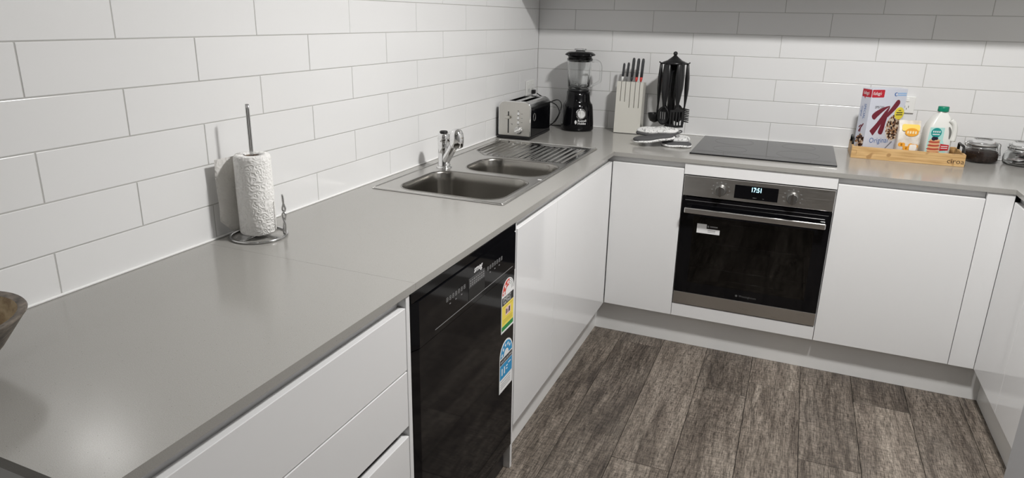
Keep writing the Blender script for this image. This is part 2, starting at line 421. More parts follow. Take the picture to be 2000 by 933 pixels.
o = obj('worktop', cells([0.0005, DL], [-3.1120, -2.3555], lambda x, y: True, ZB, B, 0.0016), quartz_m)
tag(o, 'speckled grey stone worktop section above the white drawers', 'worktop')

# ------------------------------------------------------------------ sink
def build_sink():
    t = thing('sink', 'stainless steel sink with two bowls and ribbed drainer', 'sink', (0, 0, B))
    zt = 0.0042
    obj('shadow_gap_strip', cells([SX0 + 0.002, SX0 + 0.010, SX1 - 0.010, SX1 - 0.002], [SY0 + 0.002, SY0 + 0.010, SY1 - 0.010, SY1 - 0.002], lambda x, y: not (SX0 + 0.010 < x < SX1 - 0.010 and SY0 + 0.010 < y < SY1 - 0.010), 0.0002, 0.0017, 0.0001), dark_m, t)  # dark ring added to draw the shadow gap under the sheet edge
    bigb = (0.120, 0.506, -1.660, -1.346, 0.072); smallb = (0.183, 0.518, -1.296, -1.040, 0.085)
    dr = (0.066, 0.520, -1.012, -0.640)
    bm = NB()
    def ring(pts, z): 
        vs = [bm.verts.new((x, y, z)) for x, y in pts]
        return vs, [bm.edges.new((vs[i], vs[(i + 1) % len(vs)])) for i in range(len(vs))]
    outer, eo = ring(rrect(SX0 + 0.003, SX1 - 0.003, SY0 + 0.003, SY1 - 0.003, 0.006, 3), zt)
    holes = [ring(rrect(*bigb[:4], bigb[4], 10), zt), ring(rrect(*smallb[:4], smallb[4], 10), zt), ring(rect(*dr), zt)]
    bmesh.ops.triangle_fill(bm, use_beauty=True, edges=eo + [e for h in holes for e in h[1]])
    for f in list(bm.faces):          # drop any fill inside the cut-outs
        c = f.calc_center_median()
        if (dr[0] < c.x < dr[1] and dr[2] < c.y < dr[3]): bm.faces.remove(f); continue
        for b in (bigb, smallb):
            qx = max(abs(c.x - (b[0] + b[1]) / 2) - ((b[1] - b[0]) / 2 - b[4]), 0); qy = max(abs(c.y - (b[2] + b[3]) / 2) - ((b[3] - b[2]) / 2 - b[4]), 0)
            if math.hypot(qx, qy) < b[4] * 0.97: bm.faces.remove(f); break
    for a, b_ in zip(outer, outer[1:] + outer[:1]): pass
    low = [bm.verts.new((x, y, 0.0015)) for x, y in rrect(SX0, SX1, SY0, SY1, 0.008, 3)]
    for i in range(len(low)):
        j = (i + 1) % len(low); bm.faces.new((outer[i], outer[j], low[j], low[i]))
    obj('deck', bm, sinksteel_m, t)
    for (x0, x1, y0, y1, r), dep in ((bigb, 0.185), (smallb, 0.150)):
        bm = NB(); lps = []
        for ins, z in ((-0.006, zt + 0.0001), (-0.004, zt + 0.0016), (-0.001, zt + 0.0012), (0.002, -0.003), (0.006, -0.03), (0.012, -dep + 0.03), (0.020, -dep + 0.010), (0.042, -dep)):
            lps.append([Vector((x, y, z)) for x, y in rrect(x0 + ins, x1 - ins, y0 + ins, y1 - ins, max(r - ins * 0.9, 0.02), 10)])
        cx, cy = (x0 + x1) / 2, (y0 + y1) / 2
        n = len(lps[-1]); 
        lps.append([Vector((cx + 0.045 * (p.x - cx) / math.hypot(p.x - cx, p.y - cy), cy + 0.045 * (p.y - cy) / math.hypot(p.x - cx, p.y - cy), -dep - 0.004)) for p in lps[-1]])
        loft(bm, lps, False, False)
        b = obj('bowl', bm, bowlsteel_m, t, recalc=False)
        bm = NB(); lathe(bm, [(0.046, -dep - 0.004), (0.040, -dep - 0.003), (0.034, -dep - 0.008), (0.012, -dep - 0.009)], 28, cx, cy, 2, False, True)
        obj('waste', bm, chrome_m, b)
    # drainer: pressed tray with ribs running away from the bowls
    bm = NB(); nx, ny = 260, 40; x0, x1, y0, y1 = dr
    def hgt(x, y):
        # tray outline, cut back at the rear corner next to the tap
        left = 0.070 if y > -0.915 else 0.070 + (-0.915 - y) * 0.9
        e = min(x - left, 0.512 - x, y + 1.004, -0.648 - y)
        d = max(0, min(1, e / 0.006)); h = zt - 0.0042 * d
        ey = min(y + 0.998, -0.668 - y); ex = min(x - left - 0.015, 0.495 - x)
        k = max(0, min(1, ey / 0.012)) * max(0, min(1, ex / 0.004))
        return h + 0.0044 * k * (0.5 + 0.5 * math.cos(2 * PI * (x - 0.09) / 0.0285)) ** 1.6
    g = [[bm.verts.new((x0 + (x1 - x0) * i / nx, y0 + (y1 - y0) * j / ny, hgt(x0 + (x1 - x0) * i / nx, y0 + (y1 - y0) * j / ny) if 0 < i < nx and 0 < j < ny else zt)) for j in range(ny + 1)] for i in range(nx + 1)]
    for i in range(nx):
        for j in range(ny): bm.faces.new((g[i][j], g[i + 1][j], g[i + 1][j + 1], g[i][j + 1])).smooth = True
    obj('drainer', bm, drainsteel_m, t)
    bm = NB(); tube(bm, [(x, y, zt) for x, y in rrect(SX0 + 0.006, SX1 - 0.006, SY0 + 0.006, SY1 - 0.006, 0.008, 3)], 0.0022, 6, True); obj('raised_rim', bm, rimsteel_m, t, True)
    print_shape('maker_plate', [rrect(0, 0.016, 0, 0.010, 0.002, 2)], lambda u, v, w: Vector((0.522 - 0.008 + u, -1.325 + v, zt + w)), print_m, t)
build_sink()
# mixer tap
def build_tap():
    t = thing('mixer_tap', 'chrome sink mixer tap with angled pull-out spout', 'tap', (0.116, -1.296, B + 0.003))
    bm = NB(); lathe(bm, [(0.030, 0), (0.030, 0.004), (0.026, 0.007)], 32); obj('base_ring', bm, chrome_m, t)
    bm = NB(); lathe(bm, [(0.0245, 0.006), (0.0245, 0.012), (0.0225, 0.016), (0.0225, 0.058), (0.0215, 0.059), (0.0225, 0.060), (0.0225, 0.101), (0.0215, 0.102), (0.0238, 0.104), (0.0242, 0.118), (0.021, 0.130), (0.015, 0.135)], 36); obj('body', bm, chrome_m, t)
    bm = NB(); lathe(bm, [(0.0145, 0.134), (0.016, 0.139), (0.013, 0.143), (0.006, 0.144)], 24); obj('cap', bm, dark_m, t)
    d = Vector((0.93, -0.36, 0))
    bm = NB(); tube(bm, smooth_path([d * 0.008 + Vector((0, 0, 0.030)), d * 0.030 + Vector((0, 0, 0.058)), d * 0.056 + Vector((0, 0, 0.094)), d * 0.070 + Vector((0, 0, 0.122))], 5), [0.018] * 4 + [0.0175] * 12, 20); obj('spout', bm, chrome_m, t, True)
    c = d * 0.074
    bm = NB(); lathe(bm, [(0.0225, 0.090), (0.0245, 0.093), (0.0265, 0.108), (0.0270, 0.126), (0.0250, 0.142), (0.0195, 0.154), (0.011, 0.1595), (0.002, 0.161)], 32, c.x, c.y)
    h = obj('spray_head', bm, chrome_m, t)
    bm = NB(); lathe(bm, [(0.020, 0.0885), (0.020, 0.0915)], 24, c.x, c.y); obj('nozzle', bm, dark_m, h)
build_tap()

# ------------------------------------------------------------------ dishwasher
def build_dishwasher():
    w = 0.604
    t = thing('dishwasher', 'black gloss freestanding dishwasher with star rating stickers', 'dishwasher', (FL + 0.006, -2.3735, 0), PI / 2)
    obj('body', box(NB(), 0.004, w - 0.004, 0.05, 0.58, 0.03, 0.866), dark_m, t)
    obj('top_strip', box(NB(), 0.0, w, 0.004, 0.05, 0.842, 0.868, 0.002), black_m, t)
    bm = NB()      # control panel: slight lean, with rounded left and right cheeks
    poly_prism(bm, [(0.0, 0.012), (0.028, 0.0), (w - 0.010, 0.0), (w, 0.010), (w, 0.05), (0, 0.05)], 0.724, 0.8405)
    p = obj('control_panel', bm, black_m, t)
    bm = NB(); poly_prism(bm, [(0.0, 0.012), (0.028, 0.0015), (w - 0.010, 0.0015), (w, 0.010), (w, 0.05), (0, 0.05)], 0.105, 0.7215)
    d = obj('door', bm, black_m, t)
    obj('kick_plate', box(NB(), 0.006, w - 0.004, 0.03, 0.045, 0.0005, 0.103), plastic_m, t)
    # grip pocket with the display above it
    obj('grip_pocket', box(NB(), 0.278, 0.376, -0.0006, 0.002, 0.742, 0.776), dark_m, p)
    obj('display', box(NB(), 0.278, 0.376, -0.0010, 0.002, 0.7765, 0.803, 0.0004, 1), mat('display_grey', (0.06, 0.06, 0.062), 0.25), p)
    f = front(0, 0, -0.0012)
    print_shape('display_marks', [rect(0.284 + k * 0.0112, 0.284 + k * 0.0112 + 0.0065, z, z + 0.0035) for k in range(8) for z in (0.781, 0.787, 0.794)], f, printg_m, p)
    f = front(0, 0, 0.0)
    obj('shelf_line', box(NB(), 0.10, w - 0.03, -0.0006, 0.001, 0.7385, 0.7398), printg_m, p)
    text('maker_name', 'smeg', 0.024, front(0.309, 0.811, 0.0), print_m, p, shear=0.3, bold=0.0006)
    keys = []
    for x0, n in ((0.156, 7), (0.392, 7)):
        for k in range(n):
            x = x0 + k * 0.0155
            keys += [rect(x, x + 0.010, 0.7965, 0.7980), rect(x, x + 0.010, 0.7870, 0.7882), rect(x, x + 0.0014, 0.7870, 0.7980), rect(x + 0.0086, x + 0.010, 0.7870, 0.7980), rect(x + 0.0035, x + 0.0065, 0.7905, 0.7945)]
            if k % 2: keys.append(rect(x + 0.001, x + 0.008, 0.776, 0.7785))
    print_shape('button_marks', keys, f, printg_m, p)
    # rating stickers
    fs = front(0, 0, 0.0015)
    def arch(x0, x1, z0, z1): 
        r = (x1 - x0) / 2; return [(x0, z0), (x1, z0)] + [((x0 + x1) / 2 + r * math.cos(a * PI / 14), z1 - r + r * math.sin(a * PI / 14)) for a in range(15)]
    def star(cx, cz, r): return [(cx + (r if k % 2 == 0 else r * 0.45) * math.sin(k * PI / 5), cz + (r if k % 2 == 0 else r * 0.45) * math.cos(k * PI / 5)) for k in range(10)]
    ylw = mat('label_yellow', (0.85, 0.68, 0.10), 0.45); grn = mat('label_green', (0.03, 0.25, 0.06), 0.45); rd = mat('label_red', (0.60, 0.06, 0.04), 0.45)
    pnk = mat('label_pink', (0.80, 0.55, 0.58), 0.45); blu = mat('label_blue', (0.03, 0.28, 0.55), 0.45); lab = mat('label_white', (0.82, 0.82, 0.82), 0.4)
    x0, x1 = 0.498, 0.592
    e = print_shape('energy_sticker', [arch(x0, x1, 0.545, 0.712)], fs, lab, d, 0.0, 0.0006); e['label'] = 'energy rating sticker with red arch and yellow field'
    cx = (x0 + x1) / 2
    def fan(cx, cz, r0, r1, a0, a1, n=10): return [(cx + r1 * math.cos(a0 + (a1 - a0) * k / n), cz + r1 * math.sin(a0 + (a1 - a0) * k / n)) for k in range(n + 1)] + [(cx + r0 * math.cos(a1 + (a0 - a1) * k / n), cz + r0 * math.sin(a1 + (a0 - a1) * k / n)) for k in range(n + 1)]
    print_shape('red_arch', [fan(cx, 0.667, 0.021, 0.042, PI * 0.42, PI)], fs, rd, e, 0.0006, 0.0009)
    print_shape('star', [star(cx + 0.032 * math.cos(a), 0.667 + 0.032 * math.sin(a), 0.0085) for a in (PI * 0.93, PI * 0.72, PI * 0.52)], fs, lab, e, 0.0009, 0.0012)
    print_shape('arch_lines', [fan(cx, 0.667, r, r + 0.0012, 0.1, PI * 0.4) for r in (0.028, 0.034, 0.040)], fs, printg_m, e, 0.0006, 0.0009)
    print_shape('black_band', [rect(x0 + 0.004, x1 - 0.004, 0.634, 0.660)], fs, printk_m, e, 0.0006, 0.0009)
    text('energy_word', 'ENERGY', 0.014, front(x0 + 0.010, 0.649, 0.0015), lab, e, 0.0012, sx=1.15); text('energy_word', 'RATING', 0.014, front(x0 + 0.012, 0.637, 0.0015), lab, e, 0.0012, sx=1.15)
    print_shape('yellow_field', [rect(x0 + 0.004, x1 - 0.004, 0.567, 0.633)], fs, ylw, e, 0.0006, 0.0009)
    print_shape('pink_box', [rect(x0 + 0.030, x1 - 0.026, 0.596, 0.621)], fs, pnk, e, 0.0009, 0.0011)
    print_shape('figures', [rect(x0 + 0.033, x0 + 0.040, 0.601, 0.616), rect(x0 + 0.045, x0 + 0.049, 0.601, 0.612), rect(x0 + 0.054, x0 + 0.063, 0.601, 0.617)], fs, printk_m, e, 0.0011, 0.0013)
    print_shape('fine_print', [rect(x0 + 0.012, x1 - 0.012, z, z + 0.0012) for z in (0.575, 0.580, 0.585, 0.626)], fs, mat('label_brown', (0.35, 0.27, 0.05), 0.5), e, 0.0009, 0.0011)
    print_shape('green_band', [rect(x0 + 0.004, x1 - 0.004, 0.552, 0.566)], fs, grn, e, 0.0006, 0.0009)
    x0, x1 = 0.490, 0.590; cx = (x0 + x1) / 2
    e = print_shape('water_sticker', [arch(x0, x1, 0.345, 0.513)], fs, lab, d, 0.0, 0.0006); e['label'] = 'water rating sticker with blue arch and stars'
    print_shape('blue_arch', [fan(cx, 0.463, 0.019, 0.045, 0.0, PI)], fs, blu, e, 0.0006, 0.0009)
    print_shape('star', [star(cx + 0.033 * math.cos(a), 0.463 + 0.033 * math.sin(a), 0.0075) for a in (PI * 0.93, PI * 0.75, PI * 0.57, PI * 0.39, PI * 0.22)], fs, lab, e, 0.0009, 0.0012)
    print_shape('black_band', [rect(x0 + 0.004, x1 - 0.004, 0.440, 0.458)], fs, printk_m, e, 0.0006, 0.0009)
    text('water_word', 'WATER RATING', 0.0125, front(x0 + 0.008, 0.4445, 0.0015), lab, e, 0.0012, sx=0.95)
    print_shape('blue_field', [rect(x0 + 0.004, x1 - 0.004, 0.390, 0.438)], fs, blu, e, 0.0006, 0.0009)
    print_shape('figures', [rect(x0 + 0.015, x0 + 0.023, 0.402, 0.425), rect(x0 + 0.033, x0 + 0.041, 0.402, 0.425), rect(x0 + 0.050, x0 + 0.062, 0.419, 0.423), rect(x0 + 0.050, x0 + 0.060, 0.409, 0.413), rect(x0 + 0.066, x0 + 0.086, 0.424, 0.427)], fs, lab, e, 0.0009, 0.0012)
    print_shape('fine_print', [rect(x0 + 0.012, x1 - 0.016, z, z + 0.0016) for z in (0.357, 0.364, 0.371, 0.380)], fs, printg_m, e, 0.0006, 0.0009)
build_dishwasher()

# ------------------------------------------------------------------ oven
def build_oven():
    w, z0, z1 = 0.596, 0.2215, 0.8165
    t = thing('oven', 'built-in oven with steel control panel and black glass door', 'oven', (XO + 0.002, -FB, 0))
    bm = NB()        # open cavity box
    box(bm, 0.02, 0.05, 0.03, 0.50, 0.235, 0.72); box(bm, w - 0.05, w - 0.02, 0.03, 0.50, 0.235, 0.72)
    box(bm, 0.05, w - 0.05, 0.03, 0.50, 0.235, 0.265); box(bm, 0.05, w - 0.05, 0.03, 0.50, 0.69, 0.72); box(bm, 0.05, w - 0.05, 0.48, 0.50, 0.265, 0.69)
    obj('cavity', bm, mat('oven_enamel', (0.018, 0.018, 0.02), 0.3), t)
    fa = obj('control_panel', box(NB(), 0, w, -0.004, 0.03, 0.7285, z1, 0.0012), steel_m, t)
    dsp = obj('display', box(NB(), 0.211, 0.384, -0.0052, 0.0, 0.7405, 0.7985, 0.0006, 1), black_m, fa)
    fr_ = front(0, 0, -0.0053)
    text('clock', '17:51', 0.027, front(0.276, 0.7745, -0.0053), clock_m, dsp, sx=0.75, bold=0.0004)
    print_shape('display_marks', [rect(0.286, 0.296, 0.7485, 0.7500), rect(0.298, 0.301, 0.7485, 0.7500), rect(0.325, 0.331, 0.7485, 0.7495)], fr_, printg_m, dsp)
    for kx, ang in ((0.155, 0.10), (0.440, 0.0)):
        bm = NB()
        loft(bm, [[Vector((kx + r * math.cos(2 * PI * k / 32), y, 0.7675 + r * math.sin(2 * PI * k / 32))) for k in range(32)] for r, y in ((0.0245, -0.004), (0.0245, -0.010), (0.0225, -0.012), (0.0215, -0.030), (0.0195, -0.032))], False, True)
        kn = obj('knob', bm, mat('knob_steel', (0.30, 0.295, 0.285), 0.4, 1.0), fa)
        bm = NB(); c, s = math.cos(ang), math.sin(ang)
        poly_prism(bm, [(u * c - v * s, u * s + v * c) for u, v in rrect(-0.0045, 0.0045, -0.0215, 0.0215, 0.003, 3)], 0.028, 0.042, front(kx, 0.7675, 0.0)); obj('grip_ridge', bm, wire_m, kn)
        marks = [rect(kx + 0.036 * math.cos(a) - 0.003, kx + 0.036 * math.cos(a) + 0.003, 0.7675 + 0.034 * math.sin(a) - 0.0015, 0.7675 + 0.034 * math.sin(a) + 0.0015) for a in [PI * k / 6 for k in range(-1, 8)]]
        print_shape('dial_marks', marks, front(0, 0, -0.0042), printg_m, fa)
    # door: dark glass front with a window, steel foot strip and bar handle
    bm = NB(); zA, zB_ = 0.2800, 0.7225; wx0, wx1, wz0, wz1 = 0.055, 0.541, 0.330, 0.640
    box(bm, 0, wx0, -0.003, 0.026, zA, zB_); box(bm, wx1, w, -0.003, 0.026, zA, zB_); box(bm, wx0, wx1, -0.003, 0.026, zA, wz0); box(bm, wx0, wx1, -0.003, 0.026, wz1, zB_)
    d = obj('door', bm, black_m, t)
    obj('pane', box(NB(), wx0, wx1, -0.003, 0.001, wz0, wz1), ovenglass_m, d)
    obj('foot_strip', box(NB(), 0, w, -0.0035, 0.026, z0, 0.2788, 0.001), steel_m, d)
    obj('handle', box(NB(), 0.017, 0.577, -0.047, -0.035, 0.6605, 0.6835, 0.003), mat('handle_steel', (0.72, 0.71, 0.70), 0.28, 1.0), d)
    for hx in (0.017, 0.555): obj('handle_post', box(NB(), hx, hx + 0.022, -0.036, -0.0025, 0.6625, 0.6815, 0.002), wire_m, d)
    obj('vent_line', box(NB(), 0.012, w - 0.012, -0.0034, -0.002, 0.7080, 0.7092), printg_m, d)
    text('maker_name', 'Westinghouse', 0.014, front(0.280, 0.2975, -0.003), mat('print_dim', (0.10, 0.10, 0.10), 0.5), d, sx=0.9)
    print_shape('maker_mark', [disc(0.270, 0.3015, 0.005)], front(0, 0, -0.003), MATS['print_dim'], d)
    st = print_shape('sticker', [[(0.073, 0.5665), (0.108, 0.5665), (0.170, 0.5665), (0.170, 0.5885), (0.114, 0.5885), (0.114, 0.6085), (0.073, 0.6085)]], front(0, 0, -0.003), MATS['label_white'], d); st['label'] = 'small white paper sticker on the oven glass'
    print_shape('fine_print', [rect(0.120, 0.152, z, z + 0.0014) for z in (0.574, 0.579, 0.583)], front(0, 0, -0.0034), printg_m, st)
    print_shape('fine_print', [rect(0.128, 0.160, 0.5965, 0.6025), rect(0.117, 0.124, 0.5950, 0.6035)], front(0, 0, -0.003), printg_m, st)
    # racks and trays inside
    for z, nn in ((0.505, 12), (0.385, 12)):
        bm = NB()
        tube(bm, [(0.052, 0.06, z), (w - 0.052, 0.06, z)], 0.003, 6); tube(bm, [(0.052, 0.44, z), (w - 0.052, 0.44, z)], 0.003, 6)
        for k in range(nn): x = 0.065 + k * (w - 0.13) / (nn - 1); tube(bm, [(x, 0.06, z), (x, 0.44, z)], 0.0014, 6)
        obj('rack', bm, chrome_m, t)
    bm = NB(); tube(bm, [(0.17, 0.06, 0.600), (0.34, 0.06, 0.600), (0.36, 0.06, 0.618), (0.53, 0.06, 0.618)], 0.0035, 6); obj('grill_element', bm, wire_m, t)
    bm = NB(); tube(bm, [(0.18, 0.05, 0.340), (0.46, 0.05, 0.340)], 0.003, 6); obj('tray_edge', bm, wire_m, t)
    for sx in (0.0515, w - 0.0515):
        bm = NB()
        for z in (0.36, 0.41, 0.46, 0.53, 0.58): tube(bm, [(sx, 0.05, z), (sx, 0.44, z)], 0.003, 6)
        tube(bm, [(sx, 0.05, 0.33), (sx, 0.05, 0.61)], 0.003, 6)
        obj('side_rail', bm, wire_m, t)
    # crumpled foil on the lower rack
    bm = NB(); nx, ny = 70, 6
    rr = random.Random(3)
    g = [[bm.verts.new((0.075 + i * 0.44 / nx, 0.07 + j * 0.05, 0.394 + rr.uniform(0, 0.016))) for j in range(ny)] for i in range(nx)]
    for i in range(nx - 1):
        for j in range(ny - 1): bm.faces.new((g[i][j], g[i + 1][j], g[i + 1][j + 1], g[i][j + 1]))
    obj('foil_wrap', bm, mat('foil', (0.35, 0.35, 0.35), 0.2, 1.0), t)
build_oven()

# ------------------------------------------------------------------ cooktop
def build_cooktop():
    t = thing('cooktop', 'black glass cooktop set in the worktop above the oven', 'cooktop', (0.932, -0.523, B))
    w, d = 0.598, 0.506
    m = mat('cooktop_glass', (0.012, 0.012, 0.013), 0.09, spec=0.6)
    g = obj('glass', box(NB(), 0, w, 0, d, 0.0004, 0.0062, 0.0012), m, t)
    f = lambda u, v, z: Vector((u, v, 0.0062 + z))
    pm = mat('cooktop_print', (0.055, 0.055, 0.058), 0.2)
    def ringp(cx, cy, r): 
        n = 40; return [[(cx + q * math.cos(2 * PI * (k + e) / n), cy + q * math.sin(2 * PI * (k + e) / n)) for q, e in ((r, 0), (r, 1), (r - 0.003, 1), (r - 0.003, 0))] for k in range(n)]
    for cx, cy, r in ((0.155, 0.175, 0.075), (0.155, 0.385, 0.09), (0.445, 0.175, 0.09), (0.445, 0.385, 0.075)):
        print_shape('cooking_zone', ringp(cx, cy, r), f, pm, g, 0, 0.0002)
    print_shape('zone_line', [rect(0.02, w - 0.02, 0.070, 0.072)], f, pm, g, 0, 0.0002)
build_cooktop()

# ------------------------------------------------------------------ wall sockets
def socket(name_label, loc, rot, plug):
    t = thing('power_socket', name_label, 'socket', loc, rot)
    pl = obj('plate', box(NB(), -0.058, 0.058, -0.009, -0.0012, -0.037, 0.037, 0.002), white_m, t)
    for sx in (-0.027, 0.027):
        obj('rocker', box(NB(), sx - 0.006, sx + 0.006, -0.012, -0.008, 0.014, 0.028, 0.001), white_m, t)
        print_shape('pin_slots', [rect(sx - 0.008, sx - 0.006, -0.014, -0.004), rect(sx + 0.006, sx + 0.008, -0.014, -0.004), rect(sx - 0.001, sx + 0.001, -0.022, -0.014)], front(0, 0, -0.009), printk_m, pl)
socket('white double power socket on the left wall above the toaster', (0.0, -0.118, 1.092), PI / 2, True)
socket('white power socket on the back wall behind the cereal box', (1.778, 0.0, 1.108), 0, False)

# ------------------------------------------------------------------ paper towel holder
def build_towel():
    c = (0.080, -2.250, B)
    t = thing('paper_towel_holder', 'chrome wire paper towel stand by the left wall', 'holder', c)
    r = 0.071
    for z, rad in ((0.004, r),):
        bm = NB(); tube(bm, [(rad * math.cos(2 * PI * k / 48), rad * math.sin(2 * PI * k / 48), z) for k in range(48)], 0.0032, 8, True); obj('base_ring', bm, wire_m, t)
    bm = NB(); tube(bm, [(-r, 0, 0.004), (r, 0, 0.004)], 0.0026); tube(bm, [(0, -r, 0.004), (0, r, 0.004)], 0.0026); obj('cross_wire', bm, wire_m, t)
    bm = NB(); tube(bm, smooth_path([(-0.0026, 0, 0.004), (-0.0026, 0, 0.15), (-0.0026, 0, 0.332), (-0.0012, 0, 0.338), (0.0012, 0, 0.338), (0.0026, 0, 0.332), (0.0026, 0, 0.15), (0.0026, 0, 0.004)], 4), 0.0030); obj('pole', bm, wire_m, t, True)
    # twisted side arm
    a = math.radians(20); bx, by = r * math.cos(a), r * math.sin(a)
    bm = NB(); tube(bm, smooth_path([(bx, by, 0.004), (bx + 0.002, by, 0.035), (bx - 0.004, by - 0.002, 0.06), (bx + 0.004, by + 0.002, 0.075), (bx, by, 0.095), (bx - 0.001, by, 0.116)], 5), 0.0026)
    tube(bm, smooth_path([(bx - 0.012, by + 0.008, 0.004), (bx - 0.006, by + 0.004, 0.035), (bx + 0.005, by + 0.001, 0.06), (bx - 0.004, by, 0.075), (bx + 0.001, by, 0.095), (bx - 0.001, by, 0.116)], 5), 0.0026)
    obj('side_arm', bm, wire_m, t, True)
    # the roll
    k = thing('paper_towel_roll', 'white embossed paper towel roll on the wire stand', 'paper towel', (c[0], c[1], B + 0.0135))
    pm = mat('embossed_paper', (0.87, 0.86, 0.84), 0.95)
    v = N(pm, 'ShaderNodeTexVoronoi'); v.inputs['Scale'].default_value = 95; v.feature = 'SMOOTH_F1'; LK(pm, coords(pm), v.inputs['Vector'])
    wv = N(pm, 'ShaderNodeMath'); wv.operation = 'SINE'; mm = N(pm, 'ShaderNodeMath'); mm.operation = 'MULTIPLY'; mm.inputs[1].default_value = 16
    LK(pm, v.outputs['Distance'], mm.inputs[0]); LK(pm, mm.outputs[0], wv.inputs[0]); bump_node(pm, wv.outputs[0], 0.5, 0.0015)
    R_, Hh = 0.0455, 0.205
    bm = NB(); loft(bm, [circle(q, z, 48) for q, z in ((0.020, Hh - 0.02), (0.0205, Hh), (R_ - 0.004, Hh + 0.001), (R_ - 0.001, Hh - 0.003), (R_, Hh - 0.010), (R_ + 0.0005, 0.10), (R_, 0.004), (R_ - 0.003, 0.0), (0.020, 0.0))], False, False)
    obj('roll', bm, pm, k)
    bm = NB(); loft(bm, [circle(q, z, 32) for q, z in ((0.020, 0.001), (0.020, Hh - 0.003), (0.0188, Hh - 0.003), (0.0188, 0.001))], False, False); obj('core', bm, mat('cardboard', (0.16, 0.12, 0.09), 0.9), k)
    # loose sheet coming off the back and hanging beside the roll
    bm = NB(); path = []
    for q in range(6): a = math.radians(120 + q * 9); path.append((R_ * 1.02 * math.cos(a), R_ * 1.02 * math.sin(a)))
    for q in range(1, 8): path.append((-0.0450 - 0.0016 * q - 0.0010 * math.sin(q * 0.9), 0.0120 - q * 0.0118))
    n = len(path); zs = [0.004, 0.02, 0.05, 0.10, 0.15, Hh - 0.004]
    g = []
    for i, (x, y) in enumerate(path):
        lo_ = 0.0 if i < n - 4 else (i - (n - 4)) * 0.013
        g.append([bm.verts.new((x + 0.002 * math.sin(z * 40 + i), y, lo_ + z * (1 - lo_ / Hh) - 0.004 * (i / n))) for z in zs])
    for i in range(n - 1):
        for j in range(len(zs) - 1): bm.faces.new((g[i][j], g[i + 1][j], g[i + 1][j + 1], g[i][j + 1])).smooth = True
    lm = pm.copy(); lm.name = 'thin_paper'; tb = N(lm, 'ShaderNodeBsdfTranslucent'); tb.inputs[0].default_value = (0.90, 0.88, 0.84, 1); mx = N(lm, 'ShaderNodeMixShader'); mx.inputs[0].default_value = 0.4
    LK(lm, P(lm).outputs[0], mx.inputs[1]); LK(lm, tb.outputs[0], mx.inputs[2]); LK(lm, mx.outputs[0], lm.node_tree.nodes['Material Output'].inputs[0])
    o = obj('loose_sheet', bm, lm, k); sm = o.modifiers.new('thick', 'SOLIDIFY'); sm.thickness = 0.0004
build_towel()

# ------------------------------------------------------------------ wooden bowl at the left edge
def build_bowl():
    t = thing('wooden_bowl', 'dark-rimmed carved wooden bowl at the left end of the worktop', 'bowl', (0.161, -3.024, B))
    wm = mat('bowl_wood', (0.10, 0.075, 0.055), 0.55)
    c = ramp(wm, noise(wm, coords(wm, (1, 1, 4)), 40, 4, 0.6), [(0.3, (0.045, 0.038, 0.033)), (0.7, (0.22, 0.185, 0.15))]); LK(wm, c, P(wm).inputs['Base Color'])
    im = mat('bowl_inside', (0.30, 0.21, 0.11), 0.5)
    c = ramp(im, noise(im, coords(im, (1, 1, 1)), 22, 4, 0.6, 1.5), [(0.28, (0.16, 0.09, 0.05)), (0.5, (0.42, 0.32, 0.19)), (0.72, (0.60, 0.50, 0.33))]); LK(im, c, P(im).inputs['Base Color'])
    bm = NB(); loft(bm, [circle(q, z, 48) for q, z in ((0.040, 0.0), (0.045, 0.004), (0.060, 0.020), (0.082, 0.045), (0.103, 0.075), (0.117, 0.095), (0.121, 0.100), (0.119, 0.103), (0.107, 0.0995))], True, False); obj('shell', bm, wm, t)
    bm = NB(); loft(bm, [circle(q, z, 48) for q, z in ((0.107, 0.0995), (0.103, 0.093), (0.085, 0.062), (0.055, 0.034), (0.02, 0.024), (0.001, 0.023))], False, True); obj('lining', bm, im, t)
build_bowl()

